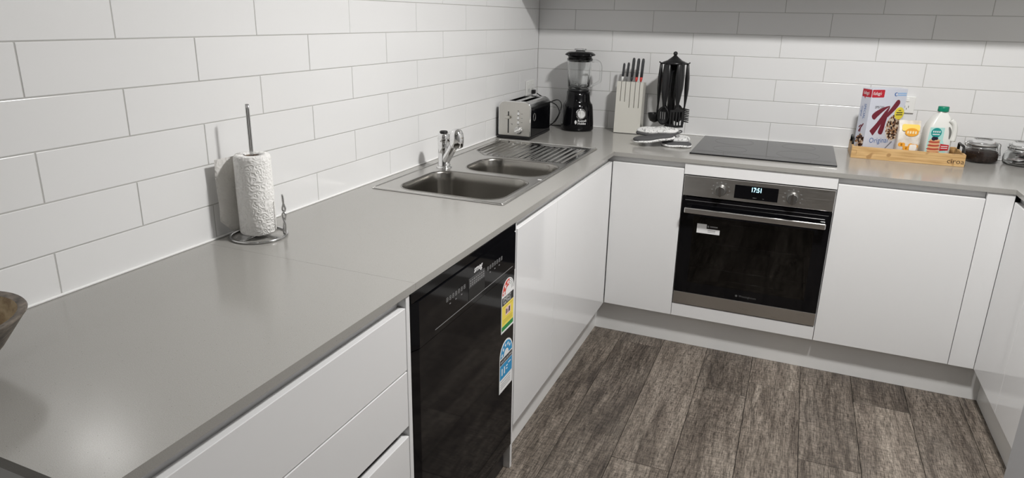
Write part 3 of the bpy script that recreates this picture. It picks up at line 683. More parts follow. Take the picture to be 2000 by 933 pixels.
# ------------------------------------------------------------------ toaster
def build_toaster():
    t = thing('toaster', 'two-slice toaster with steel front and black sides', 'toaster', (0.1025, -0.570, B), math.radians(2))
    w, l, h = 0.158, 0.315, 0.178
    sm = mat('toaster_steel', (0.66, 0.645, 0.61), 0.30, 1.0)
    def arch(hw, z0, z1, r, n=7):
        return [(-hw, z0), (hw, z0)] + [(hw - r + r * math.cos(a), z1 - r + r * math.sin(a)) for a in [PI / 2 * k / n for k in range(n + 1)]] + [(-hw + r + r * math.cos(a), z1 - r + r * math.sin(a)) for a in [PI / 2 + PI / 2 * k / n for k in range(n + 1)]]
    yz = lambda u, v, w_: Vector((u, w_, v))
    bm = NB(); poly_prism(bm, arch(w / 2 + 0.003, 0.004, 0.017, 0.004, 2), 0.0, l, yz); obj('base', bm, plastic_m, t)
    for fx in (-0.06, 0.06):
        for fy in (0.03, l - 0.03): bm = NB(); lathe(bm, [(0.008, 0), (0.008, 0.0045)], 12, fx, fy); obj('foot', bm, plastic_m, t)
    # end plates
    bm = NB(); poly_prism(bm, arch(w / 2, 0.0175, h, 0.030), 0.006, 0.018, yz, False); fp = obj('front_plate', bm, sm, t)
    bm = NB(); poly_prism(bm, arch(w / 2, 0.0175, h, 0.030), l - 0.016, l - 0.004, yz); obj('rear_plate', bm, plastic_m, t)
    # polished rim round the front plate
    bm = NB(); pts = arch(w / 2, 0.019, h, 0.030)[1:] + [(-w / 2, 0.019)]; tube(bm, [(u, 0.010, v) for u, v in pts], 0.0042, 8); obj('front_rim', bm, chrome_m, t, True)
    # body: black flanks, chrome top wrapping over the shoulders
    for s in (-1, 1):
        bm = NB(); x0, x1 = sorted((s * (w / 2 - 0.010), s * (w / 2 + 0.0035))); box(bm, x0, x1, 0.018, l - 0.004, 0.0175, h - 0.036, 0.003); sp = obj('side_panel', bm, black_m, t)
        if s == 1: 
            bm = NB(); tube(bm, [(x1 + 0.0003, 0.062 + 0.016 * math.cos(2 * PI * k / 24), 0.105 + 0.018 * math.sin(2 * PI * k / 24)) for k in range(24)], 0.0012, 6, True); obj('emblem_ring', bm, chrome_m, sp)
    top = [(w / 2 + 0.002, h - 0.036), (w / 2 + 0.001, h - 0.024), (w / 2 - 0.006, h - 0.010), (w / 2 - 0.018, h - 0.002), (w / 2 - 0.030, h)]
    prof = top + [(-x, z) for x, z in reversed(top)]
    inner = [(x * 0.93, z - 0.006) for x, z in reversed(prof)]
    # slots are real openings: top built in strips
    bm = NB(); poly_prism(bm, [(w / 2 + 0.002, h - 0.036)] + top[1:] + [(0.045, h), (0.045, h - 0.006), (w / 2 - 0.014, h - 0.036)], 0.018, l - 0.004, yz, False)
    poly_prism(bm, [(-x, z) for x, z in [(w / 2 + 0.002, h - 0.036)] + top[1:] + [(0.045, h), (0.045, h - 0.006), (w / 2 - 0.014, h - 0.036)]], 0.018, l - 0.004, yz, False)
    box(bm, -0.014, 0.014, 0.018, l - 0.004, h - 0.006, h); box(bm, -0.045, 0.045, 0.018, 0.050, h - 0.006, h); box(bm, -0.045, 0.045, l - 0.045, l - 0.004, h - 0.006, h)
    obj('top_cover', bm, mat('top_chrome', (0.62, 0.62, 0.62), 0.14, 1.0), t)
    obj('slot_well', box(NB(), -0.046, 0.046, 0.045, l - 0.04, 0.03, h - 0.03), dark_m, t)
    # front controls
    f = front(0, 0, 0.006)
    print_shape('lever_slot', [rrect(-0.0335, -0.0275, 0.028, 0.132, 0.002, 2)], f, printk_m, fp)
    obj('lever', box(NB(), -0.044, -0.018, -0.012, 0.005, 0.098, 0.112, 0.003), sm, t)
    for k in range(3): bm = NB(); poly_prism(bm, disc(0.021, 0.082 + k * 0.021, 0.0062, 16), 0.0, 0.0025, f); obj('button', bm, chrome_m, t)
    print_shape('button_marks', [rect(0.034, 0.042, 0.081 + k * 0.021, 0.0825 + k * 0.021) for k in range(3)] + [rect(0.016 + 0.004 * (k % 2), 0.023, 0.072 + k * 0.0105, 0.0745 + k * 0.0105) for k in range(7)] + [rect(-0.018, -0.008, 0.073, 0.0745), rect(-0.013, -0.009, 0.068, 0.0705)], f, printk_m, fp)
    bm = NB(); loft(bm, [[f(0.022 + r * math.cos(2 * PI * k / 28), 0.046 + r * math.sin(2 * PI * k / 28), q) for k in range(28)] for r, q in ((0.020, 0), (0.020, 0.003), (0.0175, 0.004), (0.0165, 0.015), (0.0145, 0.017))], False, True); dl = obj('dial', bm, chrome_m, t)
    bm = NB(); poly_prism(bm, [(0.022 + a, 0.046 + b) for a, b in stroke([(-0.013, -0.006), (0.013, 0.006)], [0.003, 0.003])], 0.016, 0.022, f); obj('dial_grip', bm, white_m, dl)
    return t
toaster = build_toaster()
# power cords between socket, toaster and blender
def cord(parent, pts):
    inv = (Matrix.Translation(parent.location) @ Matrix.Rotation(parent.rotation_euler.z, 4, 'Z')).inverted()
    bm = NB(); tube(bm, [inv @ p for p in smooth_path(pts, 8)], 0.0031, 8); o = obj('power_cord', bm, plastic_m, parent, True)
    return o, inv
co, inv = cord(toaster, [(0.038, -0.100, 1.062), (0.07, -0.10, 1.045), (0.125, -0.16, 1.035), (0.185, -0.20, 1.02), (0.205, -0.20, 0.985), (0.185, -0.19, 0.945), (0.15, -0.17, 0.910), (0.12, -0.19, 0.8955), (0.10, -0.245, 0.8975)])
bm = box(NB(), 0.0098, 0.030, -0.112, -0.090, 1.058, 1.080, 0.004); bmesh.ops.transform(bm, verts=bm.verts, matrix=inv); obj('plug', bm, plastic_m, co)

# ------------------------------------------------------------------ blender
def build_blender():
    t = thing('blender', 'black jug blender with glass jar and round dial', 'blender', (0.281, -0.126, B), math.radians(30))
    bm = NB(); lathe(bm, [(0.072, 0.0), (0.080, 0.002), (0.0845, 0.010), (0.0835, 0.040), (0.0800, 0.085), (0.0765, 0.122), (0.0735, 0.136), (0.066, 0.145), (0.0620, 0.155), (0.0595, 0.180), (0.0585, 0.200), (0.050, 0.203)], 64, 0, 0, 2.5)
    b = obj('base', bm, black_m, t)
    bm = NB(); lathe(bm, [(0.054, 0.2015), (0.056, 0.203), (0.056, 0.212), (0.040, 0.214)], 40); obj('blade_collar', bm, plastic_m, t)
    bm = NB()
    for k in range(4):
        a = k * PI / 2 + 0.4; tube(bm, [(0, 0, 0.214), (0.012 * math.cos(a), 0.012 * math.sin(a), 0.222), (0.030 * math.cos(a), 0.030 * math.sin(a), 0.230 + 0.006 * (k % 2))], [0.004, 0.003, 0.001], 6)
    obj('blade', bm, chrome_m, t)
    # ribbed glass jar
    bm = NB(); lps = []
    for r, z in ((0.050, 0.216), (0.055, 0.218), (0.0565, 0.225), (0.0600, 0.290), (0.0650, 0.355), (0.0665, 0.368), (0.0630, 0.368), (0.0615, 0.355), (0.0565, 0.290), (0.0530, 0.228), (0.045, 0.222)):
        rib = 0.035 if 0.222 < z < 0.36 else 0.0
        lps.append([Vector((r * (1 - rib * max(0, math.cos(6 * 2 * PI * k / 72)) ** 6) * math.cos(2 * PI * k / 72), r * (1 - rib * max(0, math.cos(6 * 2 * PI * k / 72)) ** 6) * math.sin(2 * PI * k / 72), z)) for k in range(72)])
    loft(bm, lps, True, True); j = obj('jar', bm, glass_m, t)
    # handle on the camera's right
    ca, sa = math.cos(math.radians(-18)), math.sin(math.radians(-18))
    pts = [(0.062, 0, 0.356), (0.085, 0, 0.357), (0.102, 0, 0.348), (0.110, 0, 0.325), (0.110, 0, 0.270), (0.104, 0, 0.252), (0.060, 0, 0.228)]
    bm = NB(); tube(bm, smooth_path([(x * ca - y * sa, x * sa + y * ca, z) for x, y, z in pts], 5), 0.0065, 10); obj('jar_handle', bm, glass_m, j, True)
    bm = NB(); lathe(bm, [(0.060, 0.352), (0.0615, 0.372), (0.0625, 0.380), (0.078, 0.384), (0.0785, 0.388), (0.072, 0.394), (0.060, 0.401), (0.030, 0.404), (0.026, 0.402)], 48); obj('lid', bm, black_m, t)
    for k in range(4):
        a = k * PI / 2 + 0.5; c = Vector((0.078 * math.cos(a), 0.078 * math.sin(a), 0.386)); bm = NB(); bmesh.ops.create_icosphere(bm, subdivisions=2, radius=0.006, matrix=Matrix.Translation(c)); obj('lid_tab', bm, plastic_m, t)
    bm = NB(); lathe(bm, [(0.024, 0.4035), (0.024, 0.408), (0.030, 0.410), (0.030, 0.416), (0.020, 0.417)], 32); obj('measuring_cap', bm, glass_m, t)
    # dial and lettering on the front
    def f(u, v, w_):      # wraps print on the sloping front of the base
        z = v; pr_ = [(0.010, 0.0845), (0.040, 0.0835), (0.085, 0.0800), (0.122, 0.0765)]; rr = 0.0765
        for (za, ra), (zb, rb) in zip(pr_, pr_[1:]):
            if za <= z <= zb: rr = ra + (rb - ra) * (z - za) / (zb - za)
        rr += 0.0003
        return Vector((u, -(rr ** 2.5 - min(abs(u), rr * 0.9) ** 2.5) ** (1 / 2.5) - w_, z))
    bm = NB(); loft(bm, [[f(r * math.cos(2 * PI * k / 32), 0.092 + r * math.sin(2 * PI * k / 32), q) for k in range(32)] for r, q in ((0.027, -0.002), (0.027, 0.002), (0.0235, 0.003))], False, False); obj('dial_ring', bm, chrome_m, b)
    bm = NB(); loft(bm, [[f(r * math.cos(2 * PI * k / 32), 0.092 + r * math.sin(2 * PI * k / 32), q) for k in range(32)] for r, q in ((0.0215, 0), (0.0210, 0.010), (0.0190, 0.012))], False, True); d = obj('dial', bm, mat('dial_silver', (0.80, 0.80, 0.80), 0.30, 0.6), b)
    bm = NB(); poly_prism(bm, rrect(-0.003, 0.003, 0.076, 0.108, 0.002, 2), 0.0115, 0.015, f); obj('dial_grip', bm, white_m, d)
    text('maker_name', 'Russell', 0.0165, lambda u, v, w_: f(u - 0.016, v + 0.052, w_), print_m, b, 0.0005, bold=0.0003)
    text('maker_name', 'Hobbs', 0.0165, lambda u, v, w_: f(u - 0.016, v + 0.038, w_), print_m, b, 0.0005, bold=0.0003)
    print_shape('maker_mark', [disc(-0.026, 0.050, 0.0055, 16, 0.010)], f, print_m, b)
    cord(t, [(0.210, -0.085, 0.8935), (0.165, -0.085, 0.8940), (0.140, -0.145, 0.905), (0.180, -0.180, 0.935), (0.198, -0.165, 0.985), (0.190, -0.13, 1.02), (0.14, -0.07, 1.03), (0.07, -0.05, 0.99), (0.03, -0.06, 0.93), (0.03, -0.09, 0.8935)])
build_blender()

# ------------------------------------------------------------------ knife block with five knives
def build_knives():
    t = thing('knife_block', 'cream slotted knife block standing left of the utensil stand', 'knife block', (0.549, -0.128, B), math.radians(2))
    w = 0.135; h = 0.262; lean = 0.018; d = 0.095
    # front leans back a little; slots are real grooves between the slabs
    knives = [(-0.045, 0.100, 'white', 0.066, 0.0058, 0.098), (-0.0225, 0.102, 'grey', 0.070, 0.0060, 0.098), (0.0025, 0.128, 'dark', 0.094, 0.0072, 0.128), (0.0270, 0.128, 'red', 0.092, 0.0072, 0.128), (0.0500, 0.128, 'red', 0.092, 0.0072, 0.128)]
    def fy(z): return lean * z / h
    bm = NB()
    side = lambda x: [Vector((x, fy(0), 0.003)), Vector((x, fy(h), h)), Vector((x, d, h - 0.006)), Vector((x, d, 0.003))]
    gx = []
    for kx, sl, *_ in knives: gx += [kx - 0.0016, kx + 0.0016]
    xs = [-w / 2] + gx + [w / 2]
    for i in range(0, len(xs), 2):           # upper slabs between grooves
        a, b = xs[i], xs[i + 1]
        z0 = h - 0.13
        loft(bm, [[Vector((x, fy(z0), z0)), Vector((x, fy(h), h)), Vector((x, d, h - 0.006)), Vector((x, d, z0))] for x in (a, b)])
    z0 = h - 0.13
    loft(bm, [[Vector((x, fy(0), 0.003)), Vector((x, fy(z0), z0)), Vector((x, d, z0)), Vector((x, d, 0.003))] for x in (-w / 2, w / 2)])
    for kx, sl, *_ in knives:                # close the shorter grooves and their backs
        if sl < 0.12: loft(bm, [[Vector((x, fy(z0), z0)), Vector((x, fy(h - sl), h - sl)), Vector((x, d, h - sl)), Vector((x, d, z0))] for x in (kx - 0.0016, kx + 0.0016)])
    for f_ in bm.faces: f_.smooth = False
    obj('body', bm, cream_m, t)
    obj('foot', box(NB(), -w / 2 + 0.003, w / 2 - 0.003, 0.004, d - 0.003, 0, 0.003), dark_m, t)
    words = ['leftmost short knife with white collar in the knife block', 'short knife with grey collar in the knife block', 'long dark grey knife in the middle of the knife block', 'left of the two red-collared knives in the block', 'rightmost red-collared knife in the block']
    for (kx, sl, colr, hl, hr, _), lb in zip(knives, words):
        k = thing('kitchen_knife', lb, 'knife', t.location, t.rotation_euler.z, 'knives in the cream block')
        y = 0.032
        obj('blade', box(NB(), kx - 0.0006, kx + 0.0006, 0.022, 0.055, h - sl + 0.006, h + 0.004), wire_m, k)
        cm = {'white': white_m, 'grey': midgrey_m, 'dark': grey_m, 'red': red_m}[colr]
        dx = -0.006 * 0 + 0.004
        def oval(r, z, q): return [Vector((kx + q + r * math.cos(2 * PI * n / 16), y + 0.008 * (z - h) / 0.1 + 1.5 * r * math.sin(2 * PI * n / 16), z)) for n in range(16)]
        c0, c1 = h + 0.0006, h + 0.024
        bm = NB(); loft(bm, [oval(hr * 0.55, c0, 0), oval(hr * 0.9, c0 + 0.010, 0.0003), oval(hr, c1, 0.001)]); obj('collar', bm, cm, k)
        bm = NB(); loft(bm, [oval(hr, c1, 0.001), oval(hr * 1.02, c1 + hl * 0.4, 0.0025), oval(hr * 1.02, c1 + hl * 0.85, dx), oval(hr * 0.85, c1 + hl * 0.96, dx), oval(hr * 0.4, c1 + hl, dx)]); obj('handle', bm, grey_m, k)
build_knives()

# ------------------------------------------------------------------ utensil carousel
def build_utensils():
    cx, cy = 0.772, -0.165
    t = thing('utensil_stand', 'black revolving utensil stand hung with kitchen tools', 'utensil stand', (cx, cy, B))
    bm = NB(); lathe(bm, [(0.060, 0), (0.062, 0.004), (0.060, 0.010), (0.036, 0.016), (0.030, 0.030), (0.027, 0.060), (0.020, 0.075)], 36); obj('base', bm, plastic_m, t)
    bm = NB(); lathe(bm, [(0.019, 0.07), (0.018, 0.37)], 20); obj('pole', bm, plastic_m, t)
    bm = NB(); lathe(bm, [(0.058, 0.362), (0.060, 0.367), (0.056, 0.372), (0.036, 0.380), (0.020, 0.392), (0.010, 0.400), (0.007, 0.404)], 36); obj('crown', bm, plastic_m, t)
    bm = NB(); bmesh.ops.create_uvsphere(bm, u_segments=16, v_segments=10, radius=0.0105, matrix=Matrix.Translation((0, 0, 0.412))); obj('knob', bm, plastic_m, t, True)
    angs = [-52, 8, 68, 128, 188, 248]
    for a in angs:
        c, s = math.cos(math.radians(a)), math.sin(math.radians(a))
        bm = NB(); tube(bm, [(0.052 * c, 0.052 * s, 0.367), (0.066 * c, 0.066 * s, 0.366), (0.073 * c, 0.073 * s, 0.372)], 0.0032, 8); obj('hook', bm, plastic_m, t)
    UP = 0.034
    def tool(name, label, a, head, bow=0.0):
        k = thing(name, label, 'utensil', (cx, cy, B), math.radians(a), 'black tools on the utensil stand')
        # own space: hangs at x = 0.062 outward, y sideways, z up
        bm = NB(); prof = [(0.368, 0.0100, 0.0040), (0.360, 0.0190, 0.0065), (0.30, 0.0235, 0.0110), (0.245, 0.0215, 0.0110), (0.20, 0.0130, 0.0075), (0.170, 0.0075, 0.0048), (0.118 + UP, 0.0075, 0.0040)]
        loft(bm, [[Vector((0.063 + bow * math.sin((0.368 - z) / 0.25 * PI) + q2 * math.sin(2 * PI * n / 12), q1 * math.cos(2 * PI * n / 12), z)) for n in range(12)] for z, q1, q2 in prof])
        obj('handle', bm, plastic_m, k); bm = NB(); head(bm); bmesh.ops.transform(bm, verts=bm.verts, matrix=Matrix.Translation((0, 0, UP))); o = obj('head', bm, plastic_m, k)
        return k
    X = 0.066
    fr_ = lambda u, v, w_: Vector((X + w_, u, v))
    def turner(bm):
        poly_prism(bm, [(-0.006, 0.130), (0.006, 0.130), (0.016, 0.114), (-0.016, 0.114)], -0.0015, 0.0015, fr_)
        for u0, u1 in ((-0.038, -0.031), (-0.0215, -0.0145), (-0.0055, 0.0015), (0.0105, 0.0165), (0.0265, 0.038)): poly_prism(bm, rect(u0, u1, 0.040, 0.108), -0.0015, 0.0015, fr_)
        poly_prism(bm, rect(-0.038, 0.038, 0.106, 0.116), -0.0015, 0.0015, fr_); poly_prism(bm, rect(-0.038, 0.038, 0.030, 0.041), -0.0015, 0.0015, fr_)
    def spoon_head(sl):
        def h(bm):
            n = 24
            loft(bm, [[Vector((X + dp + 0.0, 0.033 * q * math.cos(2 * PI * k / n), 0.085 + 0.045 * q * math.sin(2 * PI * k / n))) for k in range(n)] for q, dp in ((1.0, 0.0), (0.98, 0.002), (0.75, -0.006), (0.35, -0.010), (0.02, -0.011))], False, True)
            loft(bm, [[Vector((X + dp - 0.002, 0.033 * q * math.cos(2 * PI * k / n), 0.085 + 0.045 * q * math.sin(2 * PI * k / n))) for k in range(n)] for q, dp in ((1.0, 0.002), (0.75, -0.008), (0.35, -0.012), (0.02, -0.013))], False, True)
        return h
    def ladle(bm):
        n = 24
        loft(bm, [[Vector((X + 0.010 + 0.034 * q * math.cos(2 * PI * k / n), 0.034 * q * math.sin(2 * PI * k / n), 0.088 - dp)) for k in range(n)] for q, dp in ((1.0, 0.0), (1.0, 0.004), (0.90, 0.022), (0.62, 0.038), (0.2, 0.045), (0.01, 0.046))], False, True)
        loft(bm, [[Vector((X + 0.010 + 0.0315 * q * math.cos(2 * PI * k / n), 0.0315 * q * math.sin(2 * PI * k / n), 0.088 - dp)) for k in range(n)] for q, dp in ((1.08, 0.0), (0.92, 0.020), (0.62, 0.034), (0.2, 0.041), (0.01, 0.042))], False, True)
        tube(bm, [(0.063, 0, 0.125), (0.064, 0, 0.10), (X - 0.004, 0, 0.085)], 0.005)
    def server(bm):
        spoon_head(0)(bm)
        for k in range(4):
            for s in (-1, 1): tube(bm, [(X, s * 0.031, 0.060 + k * 0.017), (X + 0.014, s * 0.035, 0.058 + k * 0.017), (X + 0.024, s * 0.034, 0.056 + k * 0.017)], [0.004, 0.0036, 0.0025], 6)
    def masher(bm):
        for s in (-1, 1): tube(bm, [(0.063, 0, 0.125), (0.063, s * 0.025, 0.095), (0.063, s * 0.032, 0.060)], 0.004)
        box(bm, X - 0.006, X + 0.006, -0.042, 0.042, 0.050, 0.060, 0.002)
        for k in range(5): box(bm, X - 0.028, X + 0.028, -0.038 + k * 0.016, -0.030 + k * 0.016, 0.044, 0.051)
    tool('slotted_turner', 'black slotted turner at the front of the utensil stand', -52, turner)
    tool('pasta_server', 'black toothed pasta server on the right of the utensil stand', 8, server, 0.004)
    tool('serving_spoon', 'black spoon at the right rear of the utensil stand', 68, spoon_head(0))
    tool('potato_masher', 'black masher hanging at the rear of the utensil stand', 128, masher)
    tool('ladle', 'black ladle jutting out at the lower left of the utensil stand', 188, ladle)
    k = tool('slotted_spoon', 'black slotted spoon on the left front of the utensil stand', 248, spoon_head(1), 0.004)
    print_shape('slots', [rrect(-0.014 + q * 0.012, -0.010 + q * 0.012, 0.068, 0.104, 0.0018, 2) for q in range(3)], lambda u, v, w_: Vector((X + 0.0022 + w_, u, v + UP)), midgrey_m, k)
build_utensils()

# ------------------------------------------------------------------ oven mitts
def build_mitts():
    gm = mat('grey_cloth', (0.085, 0.085, 0.088), 0.95, bump=(400, 0.3, 0.001))
    wm = mat('quilted_cloth', (0.70, 0.70, 0.69), 0.95)
    c1 = ramp(wm, noise(wm, coords(wm, (1, 0.22, 1)), 150, 2), [(0.34, (0.30, 0.30, 0.30)), (0.46, (0.76, 0.76, 0.75))]); LK(wm, c1, P(wm).inputs['Base Color'])
    def pad(k, name, c, L, Wd, th, yaw, pitch, roll, m, dz=0.0, sc=1.0):
        M_ = Matrix.Translation(c) @ Matrix.Rotation(yaw, 4, 'Z') @ Matrix.Rotation(pitch, 4, 'Y') @ Matrix.Rotation(roll, 4, 'X')
        bm = NB(); n = 36; lps = []
        for j in range(9):
            a = -PI / 2 + PI * j / 8; q = max(math.cos(a), 0.0) ** 0.45; z = math.sin(a) * th / 2
            lps.append([M_ @ Vector((p.x * (1 - (1 - q) * 0.35), p.y * (1 - (1 - q) * 0.35), z + dz + 0.002 * math.sin(p.x * 60) * q)) for p in circle(L / 2 * sc, 0, n, 0, 0, 2.6, Wd / 2 * sc)])
        loft(bm, lps); return obj(name, bm, m, k)
    for lb, loc, yaw, left in (('left grey and white quilted oven mitt, folded on the worktop', (0.745, -0.372), math.radians(24), True), ('right grey and white oven mitt, flatter, beside the cooktop', (0.846, -0.345), math.radians(4), False)):
        k = thing('oven_mitt', lb, 'oven mitt', (*loc, B), yaw, 'folded oven mitts')
        if left:
            z = 0.024
            pad(k, 'lower_lining', (-0.010, -0.030, z + 0.006), 0.196, 0.098, 0.012, math.radians(-4), math.radians(-8), 0, wm)
            pad(k, 'lower_cover', (-0.014, -0.028, z + 0.015), 0.188, 0.092, 0.016, math.radians(-4), math.radians(-8), 0, gm)
            pad(k, 'upper_cover', (0.014, 0.022, z + 0.030), 0.200, 0.092, 0.014, math.radians(-18), math.radians(-3), math.radians(6), gm)
            pad(k, 'upper_lining', (0.016, 0.024, z + 0.041), 0.196, 0.090, 0.016, math.radians(-18), math.radians(-3), math.radians(6), wm)
            bm = NB(); tube(bm, smooth_path([(0.095, -0.005, z + 0.036), (0.120, 0.002, z + 0.044), (0.122, -0.008, z + 0.038), (0.097, -0.014, z + 0.032)], 4), 0.003, 8); obj('hanging_loop', bm, gm, k)
        else:
            pad(k, 'lower_lining', (0.0, -0.020, 0.0070), 0.140, 0.100, 0.012, 0, 0, 0, wm)
            pad(k, 'lower_cover', (0.0, -0.018, 0.0140), 0.135, 0.094, 0.014, 0, 0, 0, gm)
            pad(k, 'upper_lining', (-0.006, 0.030, 0.028), 0.125, 0.085, 0.018, 0, 0, math.radians(6), wm)
build_mitts()

# ------------------------------------------------------------------ bamboo tray and groceries
def build_tray():
    x0, x1, y0, y1 = 1.592, 2.023, -0.262, -0.058
    t = thing('bamboo_tray', 'long bamboo tray with black handles holding groceries', 'tray', (x0, y0, B))
    L, D = x1 - x0, y1 - y0
    obj('bottom', box(NB(), 0.008, L - 0.008, 0.008, D - 0.008, 0.001, 0.008), bamboo_m, t)
    f = obj('front_board', box(NB(), 0, L, 0, 0.009, 0, 0.052, 0.0012), bamboo_m, t)
    obj('rear_board', box(NB(), 0, L, D - 0.009, D, 0, 0.052, 0.0012), bamboo_m, t)
    for ex in (0.0, L - 0.009):
        e = obj('end_board', box(NB(), ex, ex + 0.009, 0.0092, D - 0.0092, 0, 0.052, 0.0012), bamboo_m, t)
        hx = ex + 0.0045; bm = NB(); tube(bm, [(hx, D / 2 - 0.050, 0.040), (hx, D / 2 - 0.050, 0.078), (hx, D / 2 + 0.050, 0.078), (hx, D / 2 + 0.050, 0.040)], 0.0055, 4); obj('handle', bm, dark_m, t)
    print_shape('joint', [rect(0.0, 0.020, z, z + 0.0009) for z in (0.018, 0.034)] + [rect(0.020, 0.0209, 0.018, 0.0349)], front(0, 0, 0), mat('joint_brown', (0.28, 0.15, 0.06), 0.6), f)
    text('maker_name', 'ciroa', 0.030, front(L - 0.066, 0.012, 0.0), mat('burnt_brown', (0.07, 0.035, 0.015), 0.7), f, sx=1.05)
build_tray()

def build_cereal():
    w, d, h = 0.176, 0.062, 0.291
    t = thing('cereal_box', 'tall pale cereal box with a big dark red letter K', 'cereal box', (1.6370, -0.2310, B + 0.0085), math.radians(34))
    pm = mat('box_silver', (0.64, 0.66, 0.74), 0.4); mr = mat('box_maroon', (0.16, 0.012, 0.028), 0.4); rd = mat('box_red', (0.50, 0.012, 0.03), 0.4); bl = mat('box_blue', (0.08, 0.17, 0.42), 0.4); lb = mat('box_lightblue', (0.30, 0.48, 0.75), 0.4)
    b = obj('carton', box(NB(), 0, w, 0, d, 0, h, 0.0010, 1), pm, t)
    f = front(0, 0, 0.0)
    sd = lambda u, v, w_: Vector((-w_, d - u, v))      # left side, u to the right as seen from the left
    print_shape('red_banner', [rrect(0.0015, 0.062, h - 0.037, h - 0.004, 0.004, 3)], f, rd, b); print_shape('red_banner', [rrect(0.004, d - 0.0015, h - 0.037, h - 0.004, 0.004, 3), [(0.018, h - 0.037), (0.026, h - 0.037), (0.024, h - 0.045)]], sd, rd, b)
    text('maker_name', "Kellogg's", 0.0195, front(0.005, h - 0.026, 0), print_m, b, 0.0008, shear=0.3, sx=0.60, bold=0.0002)
    text('maker_name', "Kellogg's", 0.0195, lambda u, v, w_: sd(u + 0.010, v + h - 0.026, w_), print_m, b, 0.0008, shear=0.3, sx=0.52, bold=0.0002)
    print_shape('rating_mark', [rrect(0.128, 0.172, h - 0.022, h - 0.017, 0.001, 1), rrect(0.128, 0.172, h - 0.030, h - 0.025, 0.001, 1)], f, lb, b)
    print_shape('rating_mark', [disc(0.121, h - 0.0235, 0.0085, 18)], f, bl, b); print_shape('rating_mark', [disc(0.123, h - 0.0235, 0.0055, 16)], f, pm, b, 0.0004, 0.0007)
    text('name_word', 'SPECIAL', 0.0155, front(0.026, h - 0.084, 0), printk_m, b, 0.0005, sx=0.88)
    def K(sx, sy, ox, oz, fr_, nm):
        up = lambda pts: [(ox + u * sx, oz + v * sy) for u, v in pts]
        s1 = stroke(sp2([(0.08, 0.05), (0.30, 0.30), (0.52, 0.62), (0.66, 0.82)], 4), [0.085, 0.085, 0.08, 0.075, 0.07, 0.065, 0.06, 0.055, 0.05, 0.04, 0.03, 0.02, 0.004], 1.2)
        s2 = stroke(sp2([(0.04, 0.48), (0.16, 0.60), (0.44, 0.76), (0.66, 0.84)], 4), [0.02, 0.07, 0.08, 0.08, 0.075, 0.07, 0.06, 0.05, 0.04, 0.03, 0.02, 0.012, 0.004], 1.2)
        s3 = stroke(sp2([(0.44, 0.42), (0.62, 0.58), (0.84, 0.80), (1.0, 1.0)], 4), [0.004, 0.02, 0.03, 0.04, 0.05, 0.055, 0.06, 0.065, 0.07, 0.072, 0.072, 0.065, 0.03], 1.2)
        s4 = stroke(sp2([(0.60, 0.58), (0.52, 0.40), (0.47, 0.18), (0.42, 0.02)], 4), [0.004, 0.03, 0.045, 0.055, 0.06, 0.065, 0.07, 0.075, 0.078, 0.08, 0.08, 0.07, 0.03], 1.2)
        for q, s in enumerate((s1, s2, s3, s4)): print_shape(nm, [up(s)], fr_, mr, b, 0, 0.0005 + 0.0001 * q)
    K(0.125, 0.150, 0.018, h - 0.200, f, 'letter_k')
    text('name_word', 'SPECIAL', 0.019, lambda u, v, w_: sd(0.028 + v, h - 0.066 - u, w_), bl, b, 0.0005)
    text('name_word', 'Original', 0.014, lambda u, v, w_: sd(0.012 + v, h - 0.078 - u, w_), bl, b, 0.0005)
    K(0.026, 0.040, 0.014, h - 0.192, sd, 'letter_k')
    text('name_word', 'Original', 0.033, front(0.024, 0.056, 0), bl, b, 0.0006, sx=0.90)
    # bowl of flakes print, yellow badge
    rr = random.Random(5)
    print_shape('bowl_print', [[(u, v) for u, v in disc(0.136, h - 0.170, 0.040, 28, 0.058) if True]], f, mat('bowl_print_white', (0.72, 0.66, 0.58), 0.4), b, 0, 0.0007)
    cols = [mat('flake_brown', (0.20, 0.075, 0.03), 0.5), mat('flake_tan', (0.45, 0.25, 0.12), 0.5), mat('flake_dark', (0.045, 0.02, 0.015), 0.5), mat('flake_cream', (0.70, 0.58, 0.45), 0.5)]
    for ci, m in enumerate(cols):
        ps = []
        for _ in range((130, 70, 60, 30)[ci]):
            a, q = rr.uniform(0, 2 * PI), math.sqrt(rr.uniform(0, 1)); u, v = 0.136 + 0.036 * q * math.cos(a), h - 0.168 + 0.054 * q * math.sin(a); s = rr.uniform(0.003, 0.0062); th = rr.uniform(0, PI)
            ps.append([(min(u + s * math.cos(th + k * PI / 3) * (1 if k % 2 else 0.7), w - 0.0005), v + s * math.sin(th + k * PI / 3)) for k in range(6)])
        print_shape('flake_print', ps, f, m, b, 0.0007, 0.0008 + 0.0001 * ci)
        ps = []
        for _ in range((40, 20, 26, 12)[ci]):
            a, q = rr.uniform(0, 2 * PI), math.sqrt(rr.uniform(0, 1)); u, v = 0.034 + 0.026 * q * math.cos(a), 0.062 + 0.030 * q * math.sin(a); s = rr.uniform(0.003, 0.006); th = rr.uniform(0, PI)
            ps.append([(max(0.001, min(u + s * math.cos(th + k * PI / 3), d - 0.001)), v + s * math.sin(th + k * PI / 3)) for k in range(6)])
        print_shape('flake_print', ps, sd, m, b, 0, 0.0004 + 0.0001 * ci)
    print_shape('spoon_print', [stroke([(0.100, 0.018), (0.140, 0.060)], [0.002, 0.003])], f, mat('spoon_grey', (0.22, 0.22, 0.25), 0.4), b)
    print_shape('yellow_badge', [disc(0.152, h - 0.106, 0.0235, 28, 0.027)], f, mat('badge_yellow', (0.80, 0.66, 0.06), 0.4), b, 0, 0.0013)
